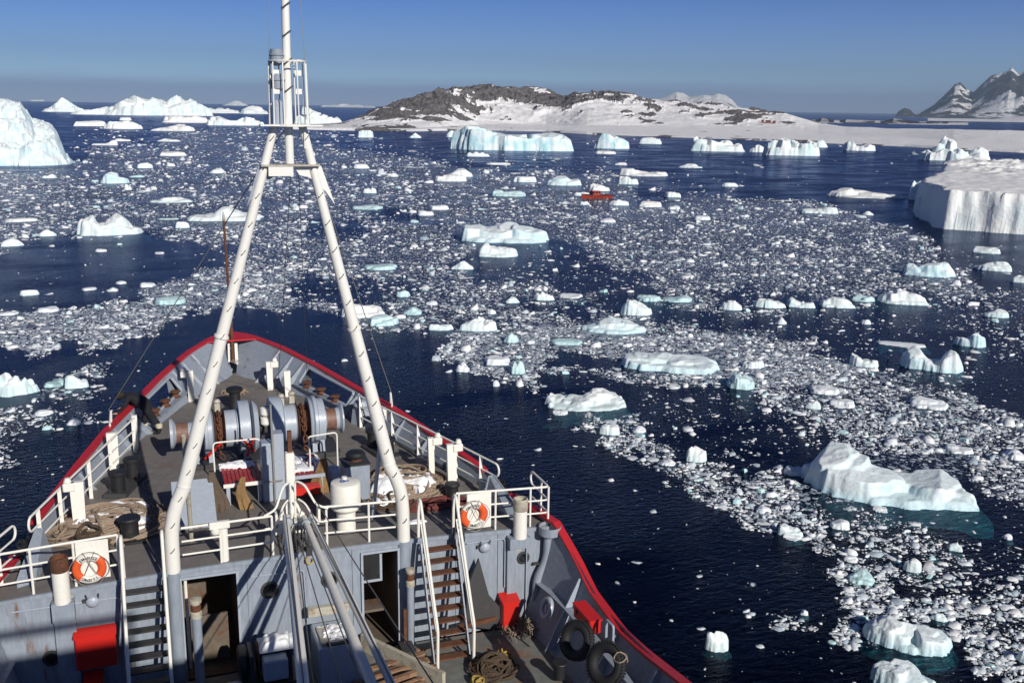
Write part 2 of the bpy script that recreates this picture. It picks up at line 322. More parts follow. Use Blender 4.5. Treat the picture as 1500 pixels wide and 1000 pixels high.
# ================================================================== THE SETTING: water
# how thickly the brash lies, traced region by region (photo pixels on the water plane); later entries override
REG = [
 (.68, [(-60,186),(520,188),(600,222),(700,236),(860,240),(900,262),(1060,282),(1200,306),(1300,332),(1350,352),(1400,385),(1450,420),(1530,440),(1530,760),(1420,712),(1390,735),(1260,735),(1200,740),
        (1230,800),(1290,850),(1320,882),(1400,880),(1530,990),(1530,1010),(1440,1000),(1400,930),(1300,950),(1255,950),(1212,925),(1240,880),(1215,850),(1195,805),(1140,775),(1080,748),(1020,725),(960,695),(900,652),(836,622),
        (850,610),(930,604),(905,575),(860,592),(800,580),(755,562),(690,545),(652,525),(662,500),(640,486),(590,482),(530,470),(480,455),(380,452),(300,455),(230,482),(130,512),(0,517),(-60,517)]),
 (.14, [(-60,186),(110,190),(120,236),(60,250),(-60,250)]),
 (.25, [(100,178),(250,192),(240,212),(100,215)]),
 (.05, [(420,186),(540,200),(620,215),(720,226),(900,236),(900,200),(420,180)]),
 (.18, [(440,200),(560,222),(700,240),(880,252),(900,236),(720,222),(600,212)]),
 (.02, [(890,200),(1530,215),(1530,300),(1340,350),(1320,330),(1200,298),(1060,275),(960,262),(900,240)]),
 (.12, [(900,250),(990,258),(1060,280),(1000,290),(930,280)]),
 (.07, [(1340,345),(1530,350),(1530,430),(1450,420),(1400,380)]),
 # open water left of the mast
 (.015, [(-60,372),(0,366),(40,358),(95,340),(120,345),(222,343),(300,352),(345,372),(335,388),(285,402),(225,424),(190,440),(140,448),(90,458),(-60,462)]),
 (.8, [(-60,466),(0,462),(90,460),(140,447),(200,430),(260,406),(330,392),(420,398),(500,440),(480,455),(380,448),(310,452),(230,480),(130,510),(0,516),(-60,516)]),
 (.2, [(440,392),(510,405),(560,400),(600,420),(560,440),(500,440),(430,425)]),
 (.22, [(560,305),(640,320),(620,332),(540,322)]), (.22, [(450,322),(560,332),(540,345),(450,340)]),
 (.15, [(690,350),(820,345),(870,370),(900,400),(980,420),(960,440),(860,430),(780,412),(700,408),(650,395),(700,375)]),
 (.1, [(640,340),(690,352),(680,345)]),
 (.1, [(850,432),(960,442),(1000,448),(1100,462),(1180,448),(1240,455),(1350,450),(1440,462),(1500,500),(1530,560),(1530,600),(1460,602),(1400,572),(1320,540),(1250,518),(1190,506),(1130,482),(1060,478),(960,466),(880,452)]),
 (.35, [(1040,430),(1360,440),(1340,452),(1180,450),(1060,448)]),
 (.22, [(1340,430),(1530,440),(1530,560),(1460,500),(1400,470)]),
 (.02, [(1390,560),(1460,590),(1530,620),(1530,560),(1460,540)]),
 (.12, [(755,440),(850,440),(840,458),(770,455)]),
 (.82, [(660,480),(860,468),(1060,490),(1190,510),(1260,530),(1240,560),(1120,560),(1040,545),(900,520),(820,545),(760,555),(690,542),(655,520)]),
 # dark leads inside the starboard field
 (.03, [(800,518),(850,524),(910,522),(920,538),(850,538),(812,530)]), (.05, [(792,545),(860,545),(960,555),(980,570),(900,575),(820,572)]),
 (.06, [(900,560),(1000,560),(1080,572),(1150,600),(1230,640),(1240,660),(1190,700),(1170,720),(1120,716),(1060,692),(1010,672),(980,640),(940,606)]),
 (.4, [(1080,590),(1160,610),(1210,640),(1190,650),(1120,615)]), (.3, [(1000,590),(1050,612),(1040,622),(1000,602)]), (.5, [(1072,628),(1140,655),(1130,662),(1085,640)]), (.5, [(1045,655),(1105,668),(1100,676),(1050,664)]),
 (.75, [(1085,690),(1160,690),(1200,720),(1180,735),(1100,712)]),
 (.03, [(1240,745),(1420,712),(1530,760),(1530,860),(1440,850),(1380,810),(1300,770)]),
 (.03, [(1230,752),(1300,760),(1280,780),(1260,770)]),
 (.4, [(1250,740),(1300,745),(1360,790),(1420,830),(1530,900),(1530,1000),(1400,880),(1300,860),(1240,800)]),
 (.1, [(1380,800),(1530,790),(1530,900),(1440,850)]),
 # strays on the port side
 (.75, [(95,545),(140,530),(160,520),(140,545),(120,575),(60,585),(70,560)]), (.4, [(50,595),(110,600),(160,602),(140,612),(95,625),(40,618)]), (.5, [(-20,612),(40,610),(30,640),(25,680),(-20,690)]), (.3, [(100,560),(150,570),(140,580),(100,578)]),
 (.5, [(1130,905),(1178,902),(1180,915),(1140,925)]),
]
def density(px, py, warp=1.0):
    sc = np.clip((py-hor(px))/60, .12, 4)
    wx = px+warp*44*np.minimum(sc, 2.2)*(fbm(px*.02, py*.05)-.5)+warp*9*(fbm(px*.11, py*.2+40)-.5)
    wy = py+warp*22*np.minimum(sc, 2.2)*(fbm(px*.02+50, py*.05+9)-.5)+warp*5*(fbm(px*.11+7, py*.2+11)-.5)
    d = np.full(px.shape, .006)
    for v, p in REG: d = np.where(inpoly(wx, wy, p), v, d)
    return d
def build_water():
    a_mid = TH; fine = np.linspace(-rad(30), rad(30), 420)
    co = np.linspace(rad(30), 2*math.pi-rad(30), 80)[1:-1]
    ang = np.concatenate([fine, co, [fine[0]+2*math.pi]])+a_mid
    dep = np.concatenate([[rad(80)], np.linspace(rad(50), rad(32), 8), np.linspace(rad(31.5), rad(.4), 380), [rad(.25), rad(.12), rad(.06), rad(.028)]])
    Rr = (CAM.z-WZ)/np.tan(dep)
    A, RR = np.meshgrid(ang, Rr)
    X = CAM.x+RR*np.sin(A); Y = CAM.y+RR*np.cos(A); Z = np.full(X.shape, WZ)
    P = np.stack([X, Y, Z], -1).reshape(-1, 3); px, py = proj_np(P)
    front = ((P-np.array(CAM))@np.array(fw)) > 1
    d = np.where(front & (np.abs(px-750) < 900) & (py < 1050), density(px, py), 0).reshape(X.shape)
    for _ in range(7):
        d[1:-1, 1:-1] = (d[1:-1, 1:-1]*2+d[:-2, 1:-1]+d[2:, 1:-1]+d[1:-1, :-2]+d[1:-1, 2:])/6
    me = grid_mesh('water', X, Y, Z, {'slush': d})
    m, nt, o = newmat('sea_water')
    g = N(nt, 'ShaderNodeNewGeometry')
    n1 = N(nt, 'ShaderNodeTexNoise'); n1.inputs['Scale'].default_value = 2.2; n1.inputs['Detail'].default_value = 5; n1.inputs['Roughness'].default_value = .62
    mp = N(nt, 'ShaderNodeMapping'); mp.inputs['Scale'].default_value = (1, 1.9, 1); mp.inputs['Rotation'].default_value = (0, 0, rad(-25)); L(nt, g.outputs['Position'], mp.inputs[0]); L(nt, mp.outputs[0], n1.inputs['Vector'])
    n2 = N(nt, 'ShaderNodeTexNoise'); n2.inputs['Scale'].default_value = .09; n2.inputs['Detail'].default_value = 3; L(nt, mp.outputs[0], n2.inputs['Vector'])
    # calmer and rougher tracts of water
    ad = N(nt, 'ShaderNodeMapRange'); L(nt, n2.outputs['Fac'], ad.inputs[0]); ad.inputs[1].default_value = .35; ad.inputs[2].default_value = .7; ad.inputs[3].default_value = .2; ad.inputs[4].default_value = 1.0
    bu = N(nt, 'ShaderNodeBump'); bu.inputs['Distance'].default_value = .13; L(nt, n1.outputs['Fac'], bu.inputs['Height']); L(nt, ad.outputs[0], bu.inputs['Strength'])
    fr = N(nt, 'ShaderNodeFresnel'); fr.inputs['IOR'].default_value = 1.33; L(nt, bu.outputs[0], fr.inputs['Normal'])
    gl = N(nt, 'ShaderNodeBsdfGlossy'); gl.inputs['Roughness'].default_value = .22; gl.inputs['Color'].default_value = (.36, .41, .56, 1); L(nt, bu.outputs[0], gl.inputs['Normal'])
    rg = N(nt, 'ShaderNodeMapRange'); L(nt, n2.outputs['Fac'], rg.inputs[0]); rg.inputs[1].default_value = .4; rg.inputs[2].default_value = .65; rg.inputs[3].default_value = .1; rg.inputs[4].default_value = .3; L(nt, rg.outputs[0], gl.inputs['Roughness'])
    tr = N(nt, 'ShaderNodeBsdfTransparent'); tr.inputs['Color'].default_value = (.22, .56, .60, 1)
    ms = N(nt, 'ShaderNodeMixShader'); L(nt, fr.outputs[0], ms.inputs[0]); L(nt, tr.outputs[0], ms.inputs[1]); L(nt, gl.outputs[0], ms.inputs[2])
    # slush: crumbs of ice too small to model, where the brash lies
    at0 = N(nt, 'ShaderNodeAttribute', attribute_name='slush'); at = N(nt, 'ShaderNodeMath', operation='POWER'); L(nt, at0.outputs['Fac'], at.inputs[0]); at.inputs[1].default_value = 1.5
    v = N(nt, 'ShaderNodeTexVoronoi'); v.inputs['Scale'].default_value = 3.6; L(nt, g.outputs['Position'], v.inputs['Vector'])
    v2 = N(nt, 'ShaderNodeTexVoronoi'); v2.inputs['Scale'].default_value = 9; L(nt, g.outputs['Position'], v2.inputs['Vector'])
    sa = N(nt, 'ShaderNodeMath', operation='MULTIPLY'); L(nt, at.outputs[0], sa.inputs[0]); sa.inputs[1].default_value = .8
    c1 = N(nt, 'ShaderNodeMath', operation='LESS_THAN'); L(nt, v.outputs['Distance'], c1.inputs[0]); L(nt, sa.outputs[0], c1.inputs[1])
    sa2 = N(nt, 'ShaderNodeMath', operation='MULTIPLY'); L(nt, at.outputs[0], sa2.inputs[0]); sa2.inputs[1].default_value = .55
    c2 = N(nt, 'ShaderNodeMath', operation='LESS_THAN'); L(nt, v2.outputs['Distance'], c2.inputs[0]); L(nt, sa2.outputs[0], c2.inputs[1])
    # only some cells hold ice
    sp = N(nt, 'ShaderNodeSeparateColor'); L(nt, v.outputs['Color'], sp.inputs[0])
    lt = N(nt, 'ShaderNodeMath', operation='LESS_THAN'); L(nt, sp.outputs[0], lt.inputs[0]); L(nt, at.outputs[0], lt.inputs[1])
    c1b = N(nt, 'ShaderNodeMath', operation='MULTIPLY'); L(nt, c1.outputs[0], c1b.inputs[0]); L(nt, lt.outputs[0], c1b.inputs[1])
    sp2 = N(nt, 'ShaderNodeSeparateColor'); L(nt, v2.outputs['Color'], sp2.inputs[0])
    lt2 = N(nt, 'ShaderNodeMath', operation='LESS_THAN'); L(nt, sp2.outputs[0], lt2.inputs[0]); L(nt, at.outputs[0], lt2.inputs[1])
    c2b = N(nt, 'ShaderNodeMath', operation='MULTIPLY'); L(nt, c2.outputs[0], c2b.inputs[0]); L(nt, lt2.outputs[0], c2b.inputs[1])
    mm = N(nt, 'ShaderNodeMath', operation='MAXIMUM'); L(nt, c1b.outputs[0], mm.inputs[0]); L(nt, c2b.outputs[0], mm.inputs[1])
    m8 = N(nt, 'ShaderNodeMath', operation='MULTIPLY'); L(nt, mm.outputs[0], m8.inputs[0]); m8.inputs[1].default_value = .85
    df = N(nt, 'ShaderNodeBsdfDiffuse'); cc = ramp(nt, sp2.outputs[1], [(0, (.2, .27, .36)), (1, (.62, .67, .73))]); L(nt, cc.outputs[0], df.inputs['Color'])
    m2 = N(nt, 'ShaderNodeMixShader'); L(nt, m8.outputs[0], m2.inputs[0]); L(nt, ms.outputs[0], m2.inputs[1]); L(nt, df.outputs[0], m2.inputs[2])
    L(nt, m2.outputs[0], o.inputs[0])
    wobj = link_mesh('water', me, m, None, 180); tag(wobj, kind='structure')
    # the dark body of the sea under the clear surface layer
    m3, nt3, o3 = newmat('deep_water'); d3 = N(nt3, 'ShaderNodeBsdfDiffuse'); d3.inputs['Color'].default_value = (.014, .013, .034, 1); L(nt3, d3.outputs[0], o3.inputs[0])
    b = MB(); n = 48; b.add([(CAM.x+31000*math.cos(2*math.pi*i/n), CAM.y+31000*math.sin(2*math.pi*i/n), WZ-9) for i in range(n)], [tuple(range(n))])
    tag(b.build('deep_water', m3, None, 0), kind='structure')
build_water()

# ================================================================== land: polar height fields seen over the water
def hproj_dist(px, py, z=0.0):
    """ground distance along the column px where a surface at height z shows at row py"""
    d = ray(px, py); t = (z-CAM.z)/d.z; return math.hypot(d.x*t, d.y*t)
def col_dir(px):
    d = ray(px, hor(px)); a = math.atan2(d.x, d.y); return a
def land_mat(name='snow_and_rock', k=1.0, dark=1.0, amt=.6, t0=.77):
    m, nt, o = newmat(name)
    g = N(nt, 'ShaderNodeNewGeometry'); at = N(nt, 'ShaderNodeAttribute', attribute_name='rock')
    a = N(nt, 'ShaderNodeTexNoise'); a.inputs['Scale'].default_value = .085*k; a.inputs['Detail'].default_value = 9; a.inputs['Roughness'].default_value = .7; L(nt, g.outputs['Position'], a.inputs['Vector'])
    b = N(nt, 'ShaderNodeTexNoise'); b.inputs['Scale'].default_value = .6*k; b.inputs['Detail'].default_value = 6; b.inputs['Roughness'].default_value = .7; L(nt, g.outputs['Position'], b.inputs['Vector'])
    ad = N(nt, 'ShaderNodeMath', operation='MULTIPLY_ADD'); L(nt, a.outputs['Fac'], ad.inputs[0]); ad.inputs[1].default_value = 1.0*amt; L(nt, at.outputs['Fac'], ad.inputs[2])
    f = ramp(nt, ad.outputs[0], [(.0, g3(0)), (1, g3(1))])
    mr = N(nt, 'ShaderNodeMapRange'); L(nt, ad.outputs[0], mr.inputs[0]); mr.inputs[1].default_value = t0; mr.inputs[2].default_value = t0+.06
    rc = ramp(nt, b.outputs['Fac'], [(.3, (.045*dark, .045*dark, .05*dark)), (.5, (.12*dark, .112*dark, .112*dark)), (.72, (.26*dark, .235*dark, .225*dark))])
    sn = ramp(nt, b.outputs['Fac'], [(.2, (.82, .82, .84)), (.7, (.90, .89, .88))])
    mi = N(nt, 'ShaderNodeMix', data_type='RGBA'); L(nt, mr.outputs[0], mi.inputs[0]); L(nt, sn.outputs[0], mi.inputs[6]); L(nt, rc.outputs[0], mi.inputs[7])
    p = N(nt, 'ShaderNodeBsdfPrincipled'); p.inputs['Roughness'].default_value = .8; L(nt, mi.outputs[2], p.inputs['Base Color'])
    bu = N(nt, 'ShaderNodeBump'); bu.inputs['Strength'].default_value = .6; bu.inputs['Distance'].default_value = 2.0/k; L(nt, b.outputs['Fac'], bu.inputs['Height']); L(nt, bu.outputs[0], p.inputs['Normal'])
    L(nt, p.outputs[0], o.inputs[0]); return m
M['land'] = land_mat()
M['mountain'] = land_mat('mountain_rock_and_snow', .07, .22, 3.0, 1.93)
def island():
    cols = np.linspace(425, 1640, 900)
    top = [(425,186),(450,184),(500,180),(528,172),(552,163),(575,156),(600,148),(622,141),(645,134),(665,131),(700,128),(740,127.5),(770,129),(800,131),(812,137),(826,142),(845,139),(870,136.5),(900,138),(925,141),(945,146),(975,149),(1005,151),(1040,155),(1080,160),(1110,164),(1145,166),(1160,170),(1185,177),(1200,182),(1240,186),(1300,188),(1400,190),(1500,193),(1640,196)]
    shore = [(425,189.5),(520,191.5),(600,192.5),(700,191),(800,193),(860,197),(950,200),(1050,203.5),(1150,207.5),(1250,211.5),(1330,215),(1400,219.5),(1460,222),(1500,224),(1640,228)]
    # flat snow apron: fraction of the depth before the ground climbs
    apron = [(425,.05),(560,.06),(640,.12),(700,.25),(780,.34),(850,.32),(950,.42),(1050,.5),(1150,.5),(1200,.5),(1640,.5)]
    depth = [(425,60),(520,130),(600,200),(700,260),(900,300),(1100,300),(1180,300),(1250,230),(1400,150),(1640,120)]
    T = np.interp(cols, *zip(*top)); S = np.interp(cols, *zip(*shore)); AP = np.interp(cols, *zip(*apron)); DE = np.interp(cols, *zip(*depth))
    R = 190; v = np.concatenate([[-.06, -.02, 0], np.linspace(.008, 1, R), np.linspace(1.04, 1.8, 22)])
    X = np.zeros((len(v), len(cols))); Y = X.copy(); Z = X.copy(); K = X.copy()
    for i, c in enumerate(cols):
        a = col_dir(c); d0 = hproj_dist(c, S[i], WZ); de = DE[i]; dr = d0+de*.9
        rr = ray(c, T[i]); el = rr.z/math.hypot(rr.x, rr.y); zr = CAM.z+el*dr+0.0
        hr = max(zr-WZ, 1.2)
        dd = d0+v*de
        X[:, i] = CAM.x+dd*np.sin(a); Y[:, i] = CAM.y+dd*np.cos(a)
        t = np.clip((v-AP[i])/(.9-AP[i]), 0, 1); 
        base = 1.2*np.clip(v/.02, 0, 1)+np.clip(v, 0, 1)*np.minimum(6, hr*.25)
        prof = t**.85
        hh = base*(1-prof)+hr*prof
        hh = np.where(v < 0, -3, hh); hh = np.where(v > .9, hr*np.clip(1-(v-.9)/.9, 0, 1)**.8, hh)
        Z[:, i] = hh
    n1 = ridged(X*.012, Y*.012+3, 5); n2 = fbm(X*.045, Y*.045, 5); n3 = ridged(X*.05+7, Y*.05, 4)
    V = v[:, None]; relief = np.clip(Z/18, 0, 1)
    CC = np.broadcast_to(cols[None, :], Z.shape)
    rocky = np.interp(CC, [425, 500, 560, 640, 700, 770, 830, 860, 960, 1100, 1160, 1200], [.7, .8, .9, 1.0, .9, .9, .82, .42, .28, .42, .4, .0])
    atridge = np.clip(1-np.abs(V-.9)/.12, 0, 1)
    Z2 = Z+np.where(V > 0, relief*(n1-.5)*11*(1-atridge*.8)+relief*(n3-.5)*6*(1-.6*atridge)*rocky, 0)+np.where(V > .01, (n2-.5)*1.0, 0)
    # terraces give cliffs
    stp = 8.0; q = Z2/stp+1.6*n2+.8*n1; fl = np.floor(q); fr_ = q-fl; cl = np.clip((fr_-.2)/.6, 0, 1)
    Z3 = np.where((V > 0) & (Z2 > 5), (Z2*(1-rocky*.55)+rocky*.55*(fl+cl-1.6*n2-.8*n1)*stp), Z2)
    gz = np.abs(np.gradient(Z3, axis=0))+np.abs(np.gradient(Z3, axis=1))
    K = rocky*.60-.06+np.clip(gz*.3, 0, .45)*rocky+(n1-.5)*.7*rocky+(n3-.5)*.3
    lowrock = np.interp(CC, [425, 560, 640, 720, 900, 1100, 1500], [.6, .55, .5, .05, 0, .05, .0])
    K = np.where(Z3 < 5, lowrock*.75-.25+.3*(n3-.5), K)
    # tide-washed rocks along the water's edge
    K = np.where((V < .018) & (V > -.01), .28+.6*(fbm(CC*.13, V*0+3)-.5), K)
    K = np.where((rocky < .02), np.where(V < .018, .1+.9*(fbm(CC*.1, V*0+3)-.5), -1.0), K)
    # the open snow slope below the bluff
    slope = np.clip(1-np.abs(CC-790)/120, 0, 1)*np.clip(1-np.abs(V-.42)/.22, 0, 1); K = K-slope*1.2
    # rock stands proud of the snow: the same field drives relief and colour
    nA = fbm(X*.07+4, Y*.07, 6); nB = ridged(X*.16, Y*.16+3, 5)
    K = K+(nA-.5)*1.9+(nB-.5)*.45
    K = K+.6*np.clip(1-np.abs(CC-775)/55, 0, 1)*np.clip(1-np.abs(V-.74)/.16, 0, 1)
    Mk = np.clip((K-.36)/.10, 0, 1)
    Z3 = Z3+np.where(V > .02, Mk*relief*(1.2+4.5*(nB-.35))*(1-.5*atridge), 0)
    K = np.where(V > .02, .30+.4*Mk, K+.1)
    me = grid_mesh('island_hill', X, Y, Z3+WZ, {'rock': K})
    tag(link_mesh('island_hill', me, 'land', None, 60), 'low rocky island hill with a snow apron behind the ice-choked bay', None, None, 'structure')
island()

def ridge(name, px0, px1, dist, depth, skyline, rocklev, seed, n=200, amp=.25, m=90, crag=.35):
    cols = np.linspace(px0, px1, n); T = np.interp(cols, *zip(*skyline)); v = np.linspace(-.02, 1.5, m)
    X = np.zeros((m, n)); Y = X.copy(); Z = X.copy(); H = X.copy()
    for i, c in enumerate(cols):
        a = col_dir(c); dr = dist+depth; rr = ray(c, T[i]); el = rr.z/math.hypot(rr.x, rr.y); hr = max(CAM.z+el*dr-WZ, 1)
        dd = dist+v*depth; X[:, i] = CAM.x+dd*np.sin(a); Y[:, i] = CAM.y+dd*np.cos(a)
        Z[:, i] = np.where(v < 1, hr*np.clip(v, 0, 1)**1.15, hr*np.clip(1-(v-1)*1.4, 0, 1)); H[:, i] = hr
    s = 1/depth
    rn = ridged(X*s*2.2+seed, Y*s*2.2, 6); V = v[:, None]
    at = np.clip(1-np.abs(V-1)/.1, 0, 1)
    Z = Z+H*amp*(rn-.55)*np.clip(V*3, 0, 1)*(1-.75*at)
    cr = fbm(X*s*7+seed, Y*s*7, 5)-.5; Z = Z*(1+crag*cr)
    Z = np.where(V < 0, -4, np.maximum(Z, .3))
    gz = np.abs(np.gradient(Z, axis=1))/np.maximum(H, 1)
    K = rocklev+np.clip(gz*8, 0, .5)*(1 if rocklev > -.5 else 0)+.8*(ridged(X*s*5, Y*s*5+seed, 5)-.5)
    me = grid_mesh(name, X, Y, Z+WZ, {'rock': K})
    return link_mesh(name, me, 'mountain', None, 80)
tag(ridge('mountain', 1335, 1620, 4200, 1400, [(1335,174),(1352,163),(1366,154),(1380,140),(1394,124),(1402,124),(1412,134),(1422,138),(1432,127),(1448,111),(1462,100),(1474,91),(1484,99),(1494,95),(1510,116),(1550,100),(1620,120)], .60, 3, 340, .5, m=160, crag=.55), 'steep dark mountain with snow on its summit ridge', kind='structure')
tag(ridge('mountain', 1308, 1345, 4700, 700, [(1308,176),(1316,163),(1324,158),(1332,160),(1345,172)], .62, 9, 60, .2), 'small dark peak left of the big mountain', kind='structure')
tag(ridge('mountain', 925, 1100, 5200, 1300, [(925,153),(945,148),(960,146),(972,141),(982,136),(990,134),(1000,139),(1008,144),(1018,142),(1030,138.5),(1040,139.5),(1050,137),(1060,140),(1070,146),(1080,156),(1100,163)], .12, 21, 300, .95, m=150, crag=.12), 'white snow peaks far behind the island hill', kind='structure')
tag(ridge('mountain', 1190, 1420, 1500, 350, [(1190,180),(1203,173),(1215,173.5),(1225,178),(1240,175),(1265,176),(1290,178),(1310,174),(1330,176),(1350,179),(1380,178),(1420,183)], .42, 14, 160, .3), 'low snowy islets across the narrow inlet', kind='structure')
tag(ridge('glacier', 1360, 1640, 2300, 900, [(1360,182),(1400,179),(1440,176),(1480,172),(1520,168),(1640,160)], -1.2, 5, 120, .06), 'smooth snow-covered glacier slope below the dark mountain', kind='structure')

from mathutils.bvhtree import BVHTree
_im = bpy.data.objects['island_hill'].data
ISLE = BVHTree.FromPolygons([v.co.copy() for v in _im.vertices], [tuple(q.vertices) for q in _im.polygons])
# three small red huts on the low neck of the island
M['hutred'] = paint('hut_red_paint', (.24, .06, .045), .7, (.12, .05, .04), .5, 1, dirt=.3)
def hut(px, py, wpx, label):
    hit = ISLE.ray_cast(CAM, ray(px, py).normalized())[0]
    p = hit if hit is not None else PZ(px, py, WZ+5.5); s = 1/ppm(p); 
    t = thing('hut', p, label, 'hut', 'red huts on the island')
    a = math.atan2(p.x-CAM.x, p.y-CAM.y); wd = wpx*s; h = .9
    b = MB(); b.box((p.x, p.y, p.z+h/2-1.5), (wd, 5, h+3), -a); b.build('wall', 'hutred', t, 0)
    b = MB(); c, si = math.cos(-a), math.sin(-a)
    pts = [(-wd/2-.2, -2.7, h), (-wd/2-.2, 2.7, h), (-wd/2-.2, 0, h+.8)]
    P = [Vector((p.x+x*c-y*si, p.y+x*si+y*c, p.z+z+.003)) for x, y, z in pts]; b.prism(P, Vector(((wd+.4)*c, (wd+.4)*si, 0))); b.build('roof', 'rust', t, 0)
hut(1125, 180, 7, 'longest of the three red huts on the snowy neck of the island')
hut(1134, 180.7, 3.5, 'small red hut right of the long one on the island')
hut(1117, 179.5, 3, 'small red hut left of the long one on the island')

# ================================================================== icebergs and floes
FLATN = {'chunk': .85, 'floecyan': .9}
def berg(name, x0, x1, yt, yb, prof, mat, label, cat, group=None, dfr=.55, edge=.3, seed=None, n=None, relief=.18, hf=None, skirt=1.0, rot=0.0, mask=None, flat=.0):
    """a floating block of ice: x0..x1, yt..yb are its extent in the photograph, prof its skyline from left to right"""
    seed = seed if seed is not None else (x0*7.13+yb*3.7) % 97
    cx = (x0+x1)/2; pf = PZ(cx, yb, WZ); k = ppm(pf); W = .93*(x1-x0)/k; ext = (yb-yt)/k
    dx, dy = pf.x-CAM.x, pf.y-CAM.y; dist = math.hypot(dx, dy); sdep = (CAM.z-WZ)/math.hypot(dist, CAM.z-WZ)
    D = W*dfr
    if hf is None:
        fl = FLATN.get(mat, .66); D = min(W*.95, fl*ext/sdep) if fl > .7 else min(D, fl*ext/sdep); H = max((ext-D*sdep*.85)/math.cos(math.asin(sdep)), W*.05)
    else: H = hf/k
    ed = Vector((dx/dist, dy/dist, 0)); er = Vector((ed.y, -ed.x, 0)); C0 = pf+ed*(D/2); C0.z = WZ
    px_ = (x1-x0); n = n or int(max(18, min(190, px_*1.1))); nv = max(12, int(n*min(1, max(.45, D/W))))
    u = np.linspace(-1.32, 1.32, n); v = np.linspace(-1.32, 1.32, nv); U, V = np.meshgrid(u, v)
    th = np.arctan2(V, U); wob = 1+.26*(fbm(np.cos(th)*1.8+seed, np.sin(th)*1.8+seed*.7, 3)-.5)*2+.10*(fbm(np.cos(th)*6+seed, np.sin(th)*6, 3)-.5)*2
    pw = 2.6; rr = (np.abs(U)**pw+np.abs(V)**pw)**(1/pw)/wob*1.02
    q = np.linspace(-1, 1, len(prof)); Hs = np.interp(U, q, prof)
    rs_ = np.random.default_rng(int(seed*100)+5); tall = H > .3*W or 'iceberg' in name
    fa = fbm(U*1.4+seed*3, V*1.4, 3); ar = D/W
    n2 = fbm(U*2.6+seed, V*2.6*ar+seed*1.3, 5)-.5; n3 = ridged(U*4.5+seed*2, V*4.5*ar+seed, 4)-.5; n4 = fbm(U*13+seed, V*13*ar, 3)-.5
    sm = .35 if mat in ('iceblue', 'floecyan') else (1.0 if px_ > 55 else .5); n3 = n3*sm; n4 = n4*sm
    # a low, half-awash slab carrying several tilted, broken blocks under the skyline
    slab = rs_.uniform(.16, .34)*(1+.9*n2+.25*n3)*np.clip((1-rr)/.14, 0, 1)**.7
    top = slab if not tall else .55*Hs*(1+.5*n2)*np.clip((1-rr)/.10, 0, 1)**.5
    K_ = int(max(3, min(15, px_/13)))+(3 if tall else 0) if not (px_ > 200 and yb > 400) else 7
    for b_i in range(K_):
        uc = -1+2*(b_i+rs_.uniform(.2, .8))/K_; vc = rs_.uniform(-.35, .3) if not tall else rs_.uniform(-.6, .3)
        ru = rs_.uniform(1.1, 2.2)/K_+.10; rv = rs_.uniform(.3, .7)*(1 if sm == 1 else 1.25); ru = ru*(1 if sm == 1 else 1.35); th_ = rs_.uniform(-.7, .7); hc = float(np.interp(uc, q, prof))*rs_.uniform(.72, 1.08)
        du, dv = (U-uc)/ru, (V-vc)/rv; du, dv = du*math.cos(th_)-dv*math.sin(th_), du*math.sin(th_)+dv*math.cos(th_)
        rb = (np.abs(du)**3+np.abs(dv)**3)**(1/3)+.5*n2+.18*n3
        tilt = 1+rs_.uniform(-.3, .3)*du+rs_.uniform(-.15, .35)*dv
        top = np.maximum(top, hc*tilt*(1+.22*n3+.12*n4)*np.clip((1-rb)/rs_.uniform(.12, .5)*(1 if sm == 1 else 1.7), 0, 1)**(.75 if sm == 1 else .62))
    top = np.minimum(top, np.maximum(Hs*1.12, .12))
    top = top*np.clip((1-rr)/.05, 0, 1)**.5
    if not tall or yb > 240:
        for _ in range(2 if px_ > 60 else 1): top[1:-1, 1:-1] = (top[1:-1, 1:-1]*2+top[:-2, 1:-1]+top[2:, 1:-1]+top[1:-1, :-2]+top[1:-1, 2:])/6
    Zz = np.where(rr < 1, np.maximum(H*top, .012*H+.015), -skirt*(np.clip(rr-1, 0, .4)*1.1*min(D, 3)+.05))
    PX_ = C0.x+er.x*U*W/2+ed.x*V*D/2; PY_ = C0.y+er.y*U*W/2+ed.y*V*D/2
    j = .35*W/n*2.6*1.32
    PX_ = PX_+(fbm(U*9+seed, V*9, 2)-.5)*j; PY_ = PY_+(fbm(U*9, V*9+seed, 2)-.5)*j
    me = grid_mesh(name, PX_-C0.x, PY_-C0.y, Zz, None, keep=rr < 1.10+.22*fa)
    o = link_mesh(name, me, mat, None, 50); o.location = C0
    return tag(o, label, cat, group)
PR = {'dome': [.25,.6,.85,1,.9,.7,.3], 'flat': [.7,.9,.95,1,.95,.9,.7], 'peak': [.15,.3,.6,1,.7,.4,.2], 'saddle': [.55,1,.6,.45,.9,.7,.3], 'left': [.6,1,.85,.6,.5,.4,.25], 'right': [.2,.4,.5,.65,.9,1,.5], 'jag': [.4,.8,.5,1,.55,.85,.4,.6], 'mesa': [.9,1,1,.95,1,1,.9], 'low': [.4,.6,.5,.6,1,.6,.4]}
